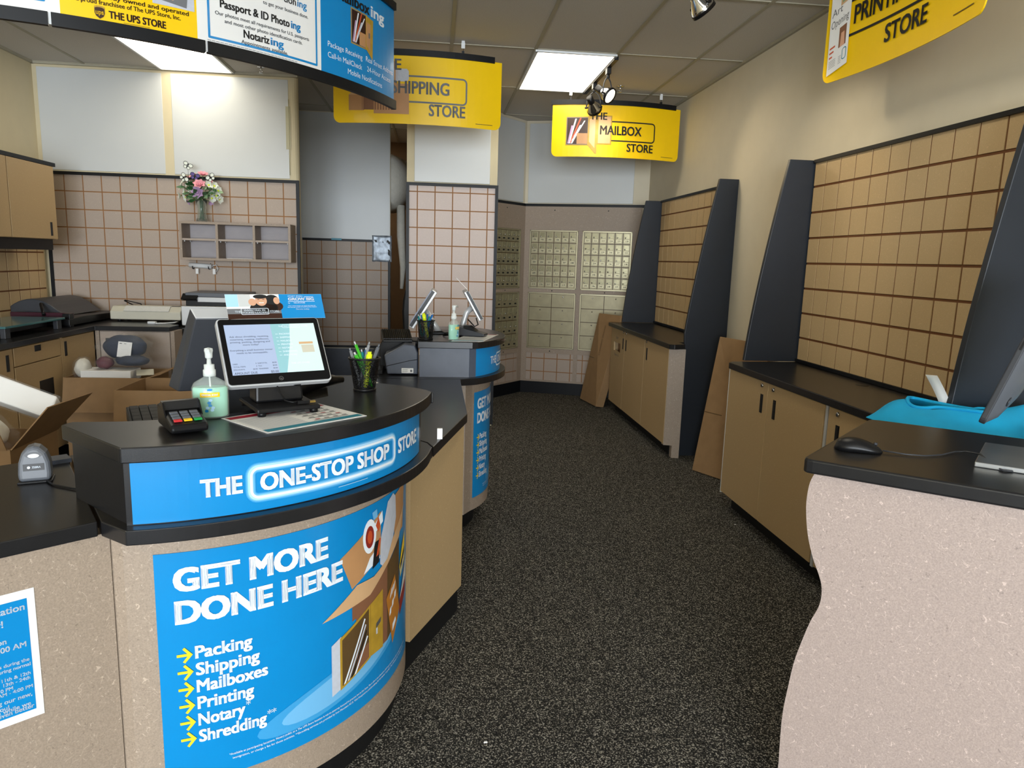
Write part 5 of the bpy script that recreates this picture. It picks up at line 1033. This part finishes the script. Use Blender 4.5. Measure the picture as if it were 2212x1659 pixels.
el = lambda x, y, rx, ry, m, h: b.poly([(x+rx*math.cos(i*PI/8), y+ry*math.sin(i*PI/8)) for i in range(16)], m, kp, h)
el(-.035, .025, .04, .022, 'ink_black', .0009); el(-.041, .053, .0165, .021, 'print_skin', .0011); el(-.042, .0685, .020, .0085, 'ink_black', .0013); el(-.066, .047, .011, .014, 'print_skin', .0012); el(-.01, .056, .02, .02, 'ink_black', .001); el(.003, .052, .009, .014, 'print_skin', .0012); el(-.005, .03, .025, .02, 'shield_brown', .0009)
R_(-.048, .0425, -.034, .0455, 'paper_white', .0014); R_(-.051, .056, -.045, .058, 'ink_black', .0014); R_(-.037, .056, -.031, .058, 'ink_black', .0014); el(-.0405, .0495, .003, .0045, 'print_kraft_lite', .0014); b.build('photograph', t2, True)
b = MB(); TT = lambda s, u, v, c, al='l', w=None, bo=.0: b.text(s, u, v, c, 'print_white', kp, .0018, al, width=w, bold=bo)
TT('THE', -.118, .006, .0075, 'l', .017, .015); TT('INVESTING IN', -.063, .0115, .0068, 'c', .058, .015); TT('YOUNG LEADERS', -.063, .002, .0068, 'c', .072, .015); TT('STORE', -.021, .006, .0075, 'l', .026, .015); b.rrframe(-.101, -.002, -.024, .0225, .004, .0015, 'print_white', kp, .0017, 4, 3)
TT('START SMALL', .038, .067, .0045, 'l', .045); TT('GROW BIG', .076, .052, .0115, 'c', .078, .03); b.rect(.036, .047, .116, .0485, 'print_white', kp, .0018); b.rect(.086, .066, .114, .0675, 'print_white', kp, .0018); TT('THE UPS STORE', .052, .0395, .005, 'l', .034); TT('by', .036, .0395, .004)
TT('Your spare change can spark big ideas for', .076, .029, .0034, 'c', .082); TT('the next generation of small business leaders.', .076, .0235, .0034, 'c', .088); TT('Donate today.', .076, .0145, .005, 'c', .04, .01); b.build('lettering', t2, True)
b = MB(); b.prism([V((-.05, .0, -.03)), V((.05, .0, -.03)), V((.05, .02, -.03)), V((-.05, .02, -.03))], V((0, .012, .033)), 'clear_plastic'); b.build('clip', t2, True)
b = MB(); F_ = FR[t.name]; q = lambda x, y, z: F_ @ V((x, y, z)); b.tube([q(-.01, .02, .10), q(-.015, -.01, .085), q(-.012, -.02, .075), q(-.005, -.03, .05), q(.0, -.06, .032), q(.015, -.075, .029), q(.03, -.075, .029)], .0022, 'black_plastic', 7)
b.tube([q(.015, .02, .10), q(.02, -.02, .072), q(.05, -.025, .066), q(.078, -.01, .08), q(.075, .02, .11)], .0028, 'black_plastic', 7); b.obox(q(.028, -.082, .0235), (F_.to_3x3() @ V((.034, .002, 0))), (F_.to_3x3() @ V((-.001, .013, 0))), UZ*.008, 'black_plastic'); b.obox(q(.062, -.08, .0245), (F_.to_3x3() @ V((.016, .001, 0))), (F_.to_3x3() @ V((0, .010, 0))), UZ*.0055, 'brass'); tag(b.build('usb_cable'), 'black cable with a bare plug hanging from the customer screen', 'cable')
# cashier screen
t = thing('cashier_screen', 'dark grey back of the cashier screen left of the customer screen', 'monitor', (-.66, 2.36, .9)); o_ = V((-.800, 2.25, 1.10)); U_ = V((.95, .30, 0)).normalized(); v_ = V((.13, -.27, .95)).normalized(); n_ = U_.cross(v_).normalized(); g = lambda u, v, h: o_+U_*u+v_*v+n_*h
if n_.y > 0: n_ = -n_
b = MB(); A = [(0, 0), (.29, 0), (.29, .255), (.06, .255)]; Bk = [(.028, .0), (.27, 0), (.27, .24), (.075, .24)]; pA = [o_+U_*u+v_*v-n_*.03 for u, v in A]; pB = [o_+U_*u+v_*v+n_*.012 for u, v in Bk]
b.mesh(pA+pB, [(0, 1, 2, 3), (7, 6, 5, 4), (0, 4, 5, 1), (1, 5, 6, 2), (3, 7, 4, 0)], 'dark_grey_plastic'); b.mesh([pA[2], pA[3], pB[3], pB[2]], [(0, 1, 2, 3)], 'silver_plastic'); b.build('housing', t, bev=.004)
b = MB(); e = [o_+U_*u+v_*v-n_*.031 for u, v in ((.02, .015), (.28, .015), (.28, .24), (.07, .24))]; b.face(e, 'screen_dark'); b.build('display', t)
b = MB(); b.prism([(-.68, 2.36, .9), (-.56, 2.40, .9), (-.575, 2.39, 1.15), (-.665, 2.35, 1.15)], (-.02, .05, 0), 'dark_grey_plastic'); b.slab([(-.74, 2.34), (-.52, 2.42), (-.57, 2.56), (-.79, 2.48)], .9, .915, 'dark_grey_plastic'); b.build('stand', t, bev=.004)
def keyboard(label, c, rz, L, D, tilt=.08, h=.02):
    t = thing('keyboard', label, 'keyboard', c, rz, 'black keyboards'); b = MB(); b.prism([(-L/2, -D/2, 0), (-L/2, -D/2, h*.6), (-L/2, D/2, h*.6+D*tilt), (-L/2, D/2, 0)], (L, 0, 0), 'black_plastic'); b.build('case', t, True, bev=.003)
    b = MB(); cols = 15; rows = 5; s = L/(cols+.6); r_ = D/(rows+.6)
    for j in range(rows):
        for i in range(cols): x = -L/2+s*(.3+i); y = -D/2+r_*(.3+j); z = h*.6+(y+D/2)*tilt; b.obox((x+.001, y+.001, z), (s-.003, 0, 0), (0, r_-.003, r_*tilt), (0, 0, .006), 'black_plastic')
    b.build('keys', t, True); return t
keyboard('black keyboard behind the near counter between terminal and screen', (-.84, 2.665, .92), math.radians(27), .46, .15, .25)
keyboard('black keyboard resting on the equipment beside the far counter', (-.205, 4.0, 1.065), math.radians(8), .16, .15, .28)
# pen cups
def mesh_cup(label, x, y, z, r0, r1, h):
    t = thing('pen_cup', label, 'pen cup', (x, y, z), 0, 'black mesh pen cups'); b = MB(); b.lathe([(r0, .004), (r1, h)], (x, y, z), 'wire_mesh', 32, caps=False); b.build('mesh_wall', t)
    b = MB(); b.lathe([(.0005, .0), (r0+.002, 0), (r0+.003, .006), (r0-.001, .008), (.0005, .006)], (x, y, z), 'black_plastic', 28, caps=False); b.build('base', t); b = MB(); b.tube([(x+r1*math.cos(i*PI/16), y+r1*math.sin(i*PI/16), z+h) for i in range(33)], .0035, 'black_plastic', 7, caps=False); b.build('rim', t)
def pen(cup, foot, top, m, label, r=.0045, kind='click', group='pens in the near mesh cup'):
    A = V((cup[0]+foot[0], cup[1]+foot[1], cup[2]+foot[2])); B = V((cup[0]+top[0], cup[1]+top[1], cup[2]+top[2])); d = (B-A).normalized(); L = (B-A).length; t = thing('highlighter' if kind == 'hi' else 'pen', label, 'highlighter' if kind == 'hi' else 'pen', A, 0, group)
    b = MB()
    if kind == 'hi': b.lathe([(.004, 0), (r, .01), (r, L*.62), (r*.9, L*.63)], A, m, 12, d); b.build('barrel', t); b = MB(); b.lathe([(r*1.15, L*.63), (r*1.15, L*.93), (r*.8, L*.94), (r*.8, L)], A, m, 12, d); b.build('cap', t)
    else:
        b.lathe([(.0008, 0), (r, .016), (r, L*.93)], A, m, 10, d); b.build('barrel', t); b = MB(); b.lathe([(r*.55, L*.93), (r*.55, L)], A, 'silver_plastic' if kind == 'click' else m, 8, d); s_ = d.orthogonal().normalized(); b.obox(A+d*L*.68+s_*r, d*L*.25, d.cross(s_)*.003, s_*.002, m); b.build('clip', t)
CU = (-.222, 2.342, ZT); mesh_cup('black mesh pen cup with green pens on the right of the near counter', *CU, .034, .049, .105)
P = lambda *a, **k: pen(CU, *a, **k)
P((.026, -.01, .01), (-.032, .0, .158), 'green_pen', 'bright green pen rising highest from the near mesh cup'); P((.02, .005, .01), (-.03, -.02, .125), 'green_pen', 'short green pen leaning left in the near mesh cup', r=.006); P((.012, .015, .01), (-.012, .02, .13), 'teal_pen', 'dark green pen standing at the back of the near mesh cup')
P((.004, -.02, .01), (.018, -.022, .128), 'highlighter', 'yellow highlighter in the near mesh cup', r=.0085, kind='hi'); P((-.01, .0, .01), (-.048, .01, .135), 'grey_pen', 'silver grey pen at the left of the near mesh cup', kind='cap'); P((-.02, .01, .01), (.014, .02, .155), 'grey_pen', 'grey pen upright behind the yellow highlighter', kind='cap')
P((-.005, .0, .01), (.047, .0, .15), 'mid_grey_plastic', 'dark grey pen leaning right in the near mesh cup', kind='cap', r=.0055); P((.0, .02, .01), (.002, .03, .135), 'blue_pen', 'blue pen in the middle of the near mesh cup'); P((-.015, -.01, .01), (.03, .025, .135), 'black_plastic', 'black pen leaning to the back right of the near mesh cup', kind='cap')
CU2 = (-.045, 3.86, ZT); mesh_cup('black mesh pen cup full of blue pens on the far counter', *CU2, .036, .046, .10); P = lambda *a, **k: pen(CU2, *a, group='pens in the far mesh cup', **k)
P((.01, -.01, .01), (-.012, -.02, .14), 'highlighter', 'yellow highlighter in the far mesh cup', r=.009, kind='hi')
for i, (a, c) in enumerate((((-.02, 0), (-.04, .0)), ((.02, .01), (-.03, .02)), ((-.01, .02), (.01, .03)), ((-.02, -.01), (.025, -.02)), ((.0, .0), (.032, .012)), ((-.02, .015), (.04, -.005)), ((.01, .02), (.018, .0)))): P((*a, .01), (*c, .13+.005*(i % 3)), 'blue_pen' if i % 3 else 'teal_pen', 'blue pen among the blue pens of the far mesh cup')
# hand scanner on the wing
t = thing('barcode_scanner', 'grey hand scanner standing on the left counter wing', 'scanner', (-1.055, 1.985, .9), math.radians(20)); b = MB()
prof = [(-.036, 0), (-.038, .02), (-.036, .05), (-.028, .075), (-.014, .09), (0, .094), (.014, .09), (.028, .075), (.036, .05), (.038, .02), (.036, 0)]
b.prism([(x, -.022+.12*z, z+.004) for x, z in prof], (0, .05, 0), 'mid_grey_plastic'); b.build('body', t, True, bev=.01, seg=3)
fs = lambda u, v, h: V((u, -.022+.12*(v-.004)-h, v)); b = MB(); b.poly([(.02*math.cos(i*PI/8), .075+.008*math.sin(i*PI/8)) for i in range(16)], 'dark_grey_plastic', fs, .0012); b.poly([(.013*math.cos(i*PI/8), .073+.0055*math.sin(i*PI/8)) for i in range(16)], 'white_plastic', fs, .002); b.build('scan_window', t, True)
b = MB(); b.rect(-.025, .034, .023, .052, 'black_plastic', fs, .0012); b.text('ZEBRA', -.005, .0405, .005, 'print_white', fs, .002, 'l', bold=.02, width=.02); b.poly([(-.012+.0035*math.cos(i*PI/5), .043+.0035*math.sin(i*PI/5)) for i in range(10)], 'print_white', fs, .002); b.build('name_plate', t, True)
b = MB(); b.slab([(-.04, -.026), (.04, -.026), (.04, .036), (-.04, .036)], 0, .006, 'black_plastic'); b.build('base', t, True, bev=.002)
b = MB(); b.tube([(-1.02, 1.97, .904), (-.99, 1.94, .9035), (-.95, 1.92, .9035), (-.91, 1.90, .904), (-.88, 1.875, .904)], .0028, 'black_plastic', 6); tag(b.build('scanner_cable'), 'black cable running from the hand scanner to the raised shelf', 'cable')
# clipboard and papers on the inner counter
t = thing('price_chart', 'printed yellow marked chart propped behind the near counter', 'paper sheet', (-.40, 3.08, .9), math.radians(8)); kp2 = lambda u, v, h: V((u+v*.55, v*.8, .004+v*.10+h)); b = MB(); b.prism([kp2(0, 0, 0), kp2(.22, 0, 0), kp2(.22, .20, 0), kp2(0, .20, 0)], V((0, .001, -.003)), 'paper_white'); b.build('sheet', t, True); b = MB()
for j in range(7):
    for i in range(8): b.rect(.02+.024*i, .02+.024*j, .038+.024*i, .027+.024*j, 'ink_grey' if (i+j) % 5 else 'highlighter', kp2, .001)
b.build('printing', t, True)
b = MB(); b.obox(V((-.36, 3.55, .9)), V((.09, .02, 0)), V((-.02, .05, 0)), UZ*.002, 'paper_white'); tag(b.build('receipt_slip'), 'small white slip lying on the counter behind the pen cup', 'paper')
b = MB(); b.prism([(.014, 2.45, .9), (.032, 2.45, .9), (.032, 2.46, .9), (.014, 2.46, .9)], (.0, .006, .036), 'paper_white'); tag(b.build('paper_card'), 'small white card standing right of the near raised shelf', 'card')
t = thing('desk_phone', 'black curved handset device behind the near counter, left of the pen cup', 'phone', (-.47, 2.86, .9)); b = MB(); b.tube([(-.56, 2.72, 1.0), (-.50, 2.80, 1.02), (-.42, 2.86, 1.035), (-.36, 2.90, 1.03)], [.025, .03, .026, .012], 'black_plastic', 10); b.build('handset', t); b = MB(); b.prism([(-.60, 2.74, .9), (-.40, 2.84, .9), (-.42, 2.90, 1.0), (-.58, 2.76, .985)], (-.03, .06, 0), 'black_plastic'); b.build('base', t, bev=.006)

# ------------------------------------------------------------------ equipment on the far counter
t = thing('receipt_printer', 'dark slate receipt printer with a white label on the far low counter', 'printer', (-.16, 3.9, .9)); b = MB(); b.prism([(-.262, 3.83, 1.005), (-.155, 3.83, 1.065), (-.10, 3.83, 1.06), (-.085, 3.83, 1.02), (-.085, 3.83, .905), (-.245, 3.83, .905)], (0, .16, 0), 'grey_lam'); b.build('case', t, bev=.006)
b = MB(); fs = plane((-.17, 3.8295, .912), (1, 0, 0), UZ); b.rect(0, 0, .062, .026, 'paper_white', fs, .0008)
for k in range(4): b.rect(.004, .005+.005*k, .03+.004*(k % 2), .0066+.005*k, 'ink_grey', fs, .0013)
b.rect(.045, .006, .056, .018, 'ink_grey', fs, .0013); b.build('rating_label', t)
b = MB(); b.tube([(-.25, 3.829, .948), (-.13, 3.829, .978), (-.088, 3.829, .985)], .0015, 'black_plastic', 5); b.build('lid_seam', t)
b = MB(); b.prism([(-.30, 4.02, .9), (-.30, 4.02, 1.03), (-.285, 4.02, 1.063), (-.09, 4.02, 1.063), (-.09, 4.02, .9)], (0, .2, 0), 'black_plastic'); o = tag(b.build('cash_drawer', bev=.005), 'dark box under the keyboard beside the far counter', 'equipment')
b = MB(); b.box((-.30, 3.84, .9), (-.27, 4.0, .925), 'black_plastic'); tag(b.build('card_swiper', bev=.004), 'low black device left of the receipt printer', 'equipment')
keyb = None
def tilted_monitor(label, p0, p1, depth, th, side, screen_sign, arm):
    """edge-on screen: p0 bottom, p1 top (x, z); depth runs along y"""
    t = thing('monitor', label, 'monitor', (arm[0][0], arm[0][1], arm[0][2]), 0, 'screens on the far counter'); A = V((p0[0], depth[0], p0[1])); B = V((p1[0], depth[0], p1[1])); d = (B-A); n_ = V((d.z, 0, -d.x)).normalized()*screen_sign
    b = MB(); b.obox(A, d, (0, depth[1]-depth[0], 0), -n_*th, 'silver_plastic'); b.build('shell', t, bev=.004); b = MB(); b.obox(A+d*.02-V((0, .0008, 0)), d*.96, (0, depth[1]-depth[0]+.0016, 0), -n_*th*.6, 'black_plastic'); b.build('frame', t)
    b = MB(); b.obox(A+d*.05+V((0, .01, 0))+n_*.0002, d*.9, (0, depth[1]-depth[0]-.02, 0), n_*.0008, side); b.build('display', t)
    b = MB(); b.tube(arm, [.02, .017, .016, .018][:len(arm)] if len(arm) <= 4 else .016, 'silver_plastic', 10); b.build('arm', t); a = arm[0]; b = MB(); b.slab([(a[0]-.07, a[1]-.07), (a[0]+.07, a[1]-.07), (a[0]+.07, a[1]+.09), (a[0]-.07, a[1]+.09)], a[2], a[2]+.012, 'black_plastic'); b.build('base', t, bev=.004); return t
tilted_monitor('cashier screen seen edge on, tilted left, on the far counter', (-.142, 1.14), (-.012, 1.345), (4.06, 4.34), .032, 'screen_left', -1, [(.03, 4.2, ZT), (.0, 4.2, 1.14), (-.05, 4.2, 1.22)])
t = tilted_monitor('customer screen seen edge on, tilted right, on the far counter', (.275, 1.185), (.185, 1.345), (4.08, 4.34), .026, 'screen_pale', 1, [(.17, 4.22, ZT), (.165, 4.22, 1.14), (.185, 4.22, 1.21), (.215, 4.22, 1.24)])
b = MB(); b.obox(V((.182, 4.10, 1.348)), V((-.062, 0, .062)), V((0, .22, 0)), V((.0015, 0, .0015)), 'paper_white'); tag(b.build('counter_card'), 'white card on top of the right hand screen of the far counter, seen edge on', 'card')
b = MB(); b.tube([(.235, 4.09, 1.19), (.245, 4.07, 1.155), (.225, 4.06, 1.145), (.19, 4.1, 1.18)], .004, 'black_plastic', 6); tag(b.build('screen_cable'), 'black cable loop under the right hand screen of the far counter', 'cable')
t = thing('card_terminal', 'dark payment terminal behind the sanitizer on the far counter', 'card terminal', (.20, 4.05, ZT), math.radians(70)); b = MB(); b.prism([(-.04, -.09, .004), (-.04, -.095, .02), (-.04, .02, .045), (-.04, .085, .06), (-.04, .09, .004)], (.08, 0, 0), 'dark_grey_plastic'); b.build('case', t, True, bev=.006); b = MB(); b.prism([(-.03, -.04, .034), (-.03, .0, .06), (-.03, .03, .062), (-.03, .03, .047)], (.06, 0, 0), 'black_plastic'); b.build('hood', t, True)
b = MB(); b.tube([(.05, 4.02, ZT+.004), (.08, 3.98, ZT+.012), (.04, 3.99, ZT+.03), (-.01, 4.05, ZT+.02)], .004, 'black_plastic', 6); tag(b.build('loose_cable'), 'black cable curling between the far pen cup and the sanitizer', 'cable')

# ------------------------------------------------------------------ customer desk at the lower right
HD = 1.03; DA = V((.961, 1.743, 0)); DU = V((.778, -.628, 0)); DN = V((-.628, -.778, 0))
t = thing('customer_desk', 'customer desk with a black top and a wavy fibreboard front at the lower right', 'desk', (1.4, 1.6, 0)); D_ = lambda u, w, z: DA+DU*u-DN*w+UZ*z
co = [(0, .028), (.004, .012), (.013, .003), (.028, 0), (.93, 0), (.93, .69), (.03, .69), (.012, .683), (.003, .67)]
# the left edge runs from the front corner to the back corner
LB = V((1.448, 2.228, 0)); sl = (LB-DA); P = []
sx = lambda w: (sl.dot(DU))*(w/sl.dot(-DN))
co = [(sx(w)+u, w) for u, w in co]
b = MB(); b.prism([D_(u, w, HD-.038) for u, w in co], UZ*.038, 'black_lam'); b.build('top', t, bev=.006, seg=3)
wave = [(.032, .992), (.021, .961), (.017, .919), (.019, .878), (.029, .815), (.048, .754), (.065, .716), (.076, .683), (.078, .647), (.072, .615), (.057, .573), (.043, .519), (.027, .444), (.018, .363), (.012, .296), (.011, .229), (.014, .113), (.016, 0)]
def smooth(L):
    o = []
    for i in range(len(L)-1):
        p0, p1, p2, p3 = L[max(i-1, 0)], L[i], L[i+1], L[min(i+2, len(L)-1)]
        for k in range(4): x = k/4; o.append(tuple(.5*(2*p1[j]+(p2[j]-p0[j])*x+(2*p0[j]-5*p1[j]+4*p2[j]-p3[j])*x*x+(3*p1[j]-p0[j]-3*p2[j]+p3[j])*x**3) for j in (0, 1)))
    return o+[L[-1]]
b = MB(); w_ = smooth(wave); b.prism([D_(u, .03, z) for u, z in w_]+[D_(.88, .03, 0), D_(.88, .03, .992)], -DN*.025, 'fibreboard_pink', None); b.build('front_panel', t)
b = MB(); b.prism([D_(.76, .06, 0), D_(.79, .06, 0), D_(.79+sx(.55), .62, 0), D_(.76+sx(.55), .62, 0)], UZ*.99, 'fibreboard_pink'); b.build('end_support', t)
b = MB(); b.prism([D_(.25, .36, 0), D_(.75, .36, 0), D_(.75, .38, 0), D_(.25, .38, 0)], UZ*.99, 'fibreboard_tan'); b.build('modesty_panel', t)
# mouse
t = thing('computer_mouse', 'black wired mouse on the customer desk', 'mouse', (1.165, 1.822, HD), math.atan2(-.047, .115)); b = MB(); n = 14; m_ = 10; vs = []
for i in range(n+1):
    x = -.062+.124*i/n; f = i/n; wd = .032*math.sqrt(max(0, 1-(2*f-1)**4)); hh = .036*(math.sin(PI*min(1, (f+.06)**.75/1.07)))**.75 if 0 < i < n else .002
    for k in range(m_+1): a = PI*k/m_; vs.append((x, wd*math.cos(a), .001+hh*math.sin(a)**.8))
b.mesh(vs, [[i*(m_+1)+k, i*(m_+1)+k+1, (i+1)*(m_+1)+k+1, (i+1)*(m_+1)+k] for i in range(n) for k in range(m_)], 'black_plastic', True); b.mesh([vs[i*(m_+1)] for i in range(n+1)]+[vs[i*(m_+1)+m_] for i in range(n, -1, -1)], [list(range(2*n+2))], 'black_plastic'); b.build('shell', t, True)
b = MB(); b.tube([(.038, 0, .0235), (.046, 0, .0225)], .004, 'dark_grey_plastic', 8); b.build('wheel', t, True)
b = MB(); b.tube([(1.222, 1.799, HD+.006), (1.27, 1.768, HD+.004), (1.316, 1.755, HD+.0035), (1.37, 1.765, HD+.0035), (1.43, 1.795, HD+.004), (1.46, 1.79, HD+.006), (1.455, 1.73, HD+.015), (1.43, 1.655, HD+.006), (1.428, 1.615, HD+.0035), (1.46, 1.612, HD+.0035), (1.52, 1.64, HD+.008)], .0022, 'dark_grey_plastic', 7); tag(b.build('mouse_cable'), 'thin dark mouse cable curving over the desk to the computer', 'cable')
for x, y, s_, lb in ((.177, 2.074, .006, 'tiny white paper scrap on the carpet near the bottom of the photo'), (1.80, 3.95, .005, 'tiny white scrap on the carpet at the foot of the near tan cabinet')):
    b = MB(); b.slab([(x-s_, y-s_*.6), (x+s_, y-s_*.4), (x+s_*.8, y+s_*.6), (x-s_*.7, y+s_*.5)], 0, .003, 'paper_white'); tag(b.build('paper_scrap'), lb, 'scrap')
# all-in-one computer
t = thing('desktop_computer', 'all-in-one computer with a silver foot, seen from behind at the right edge', 'computer', (1.6, 1.72, HD)); b = MB()
b.slab([(1.386, 1.664), (1.580, 1.868), (1.79, 1.70), (1.60, 1.49)], HD, HD+.013, 'silver'); b.build('foot', t, bev=.002)
cu_ = V((.714, .70, 0)); cn_ = V((.70, -.714, 0)); tl = math.radians(17); cv_ = UZ*math.cos(tl)+cn_*math.sin(tl); bk = cn_*math.cos(tl)-UZ*math.sin(tl); A = V((1.478, 1.785, 1.118)); g = lambda u, v, h: A+cu_*u+cv_*v+bk*h
b = MB(); b.prism([g(u, v, 0) for u, v in rr(0, 0, .62, .42, .02)], bk*.016, 'dark_grey_plastic'); b.build('screen_frame', t, bev=.003)
b = MB(); ring = lambda e, h: [g(u, v, h) for u, v in rr(e, e*.8, .62-e, .42-e*.8, .03)]; R0, R1, R2 = ring(.004, .016), ring(.03, .034), ring(.10, .05); L = len(R0); b.mesh(R0+R1+R2, [[i, (i+1) % L, L+(i+1) % L, L+i] for i in range(L)]+[[L+i, L+(i+1) % L, 2*L+(i+1) % L, 2*L+i] for i in range(L)]+[list(range(2*L, 3*L))], 'mid_grey_plastic', True); b.build('back_cover', t)
b = MB(); b.face([g(u, v, -.0006) for u, v in rr(.012, .012, .608, .408, .015)], 'screen_dark'); b.build('display', t)
b = MB(); q = g(.055, .075, .038); b.lathe([(.014, 0), (.014, .003), (.0115, .0035), (.0005, .003)], q, 'dark_grey_plastic', 18, bk); b.build('power_button', t); b = MB(); b.prism([g(.0, .22, .005), g(.0, .30, .005), g(-.0015, .30, .005), g(-.0015, .22, .005)], bk*.005, 'black_plastic'); b.build('disc_slot', t)
b = MB(); b.prism([g(.24, .14, .05), g(.38, .14, .05), V((1.72, 1.66, HD+.012)), V((1.62, 1.55, HD+.012))], bk*.014, 'silver'); b.build('stand', t)
# draped blue shirt with a white card
t = thing('folded_shirt', 'bright blue shirt spread over the end of the worktop behind the desk', 'shirt', (2.0, 2.35, .94)); b = MB(); nx, ny = 30, 22; rn = random.Random(11)
def shp(i, j):
    u, v = i/nx, j/ny; x = 1.70+.57*u; yb = 2.72-.26*min(1, max(0, (u-.32)/.12)) if u > .32 else 2.66+.06*min(1, u/.2); yf = 1.98+.0*u; y = yf+(yb-yf)*v
    e = min(1, min(u, 1-u)/.14)*min(1, min(v, 1-v)/.16); z = .942+.13*e**.6*(.55+.45*u)*(.35+.75*v)+.006*math.sin(9*u+6*v)*e+.006*math.sin(17*v-7*u)*e
    return V((x+.012*math.sin(8*v), y, z))
G = [[shp(i, j) for j in range(ny+1)] for i in range(nx+1)]
hole = lambda i, j: ((i/nx-.36)/.15)**2+((j/ny-.76)/.12)**2 < 1
for i in range(nx):
    for j in range(ny):
        if not hole(i+.5, j+.5): b.face([G[i][j], G[i+1][j], G[i+1][j+1], G[i][j+1]], 'shirt_blue', True)
b.build('cloth', t, solid=.004, sub=1)
hx, hy = 1.70+.57*.36, 1.98+.66*.76
b = MB(); b.tube([shp(nx*(.36+.15*math.cos(a)), ny*(.76+.12*math.sin(a)))+UZ*.003 for a in [k*PI/16 for k in range(33)]], .007, 'shirt_blue', 8, caps=False); b.build('collar', t)
b = MB(); b.prism([(hx-.09, hy-.08, .945), (hx+.09, hy-.08, .955), (hx+.09, hy+.09, 1.01), (hx-.09, hy+.09, 1.0)], (0, .004, -.006), 'cream_plastic'); tag(b.build('folded_carton', bev=.003), 'brown board seen through the neck opening of the blue shirt', 'cardboard')
b = MB(); L = 10; pts = [(V((hx+.05-.075*(k/L)**1.3, hy+.03+.02*k/L, .985+.15*k/L)), V((.017, -.010, 0))) for k in range(L+1)]
for k in range(L): (p, s_), (q, r_) = pts[k], pts[k+1]; b.face([p-s_, p+s_, q+r_, q-r_], 'paper_white', True)
tag(b.build('paper_strip', solid=.0015), 'curled white paper strip standing up from the neck of the blue shirt', 'paper')
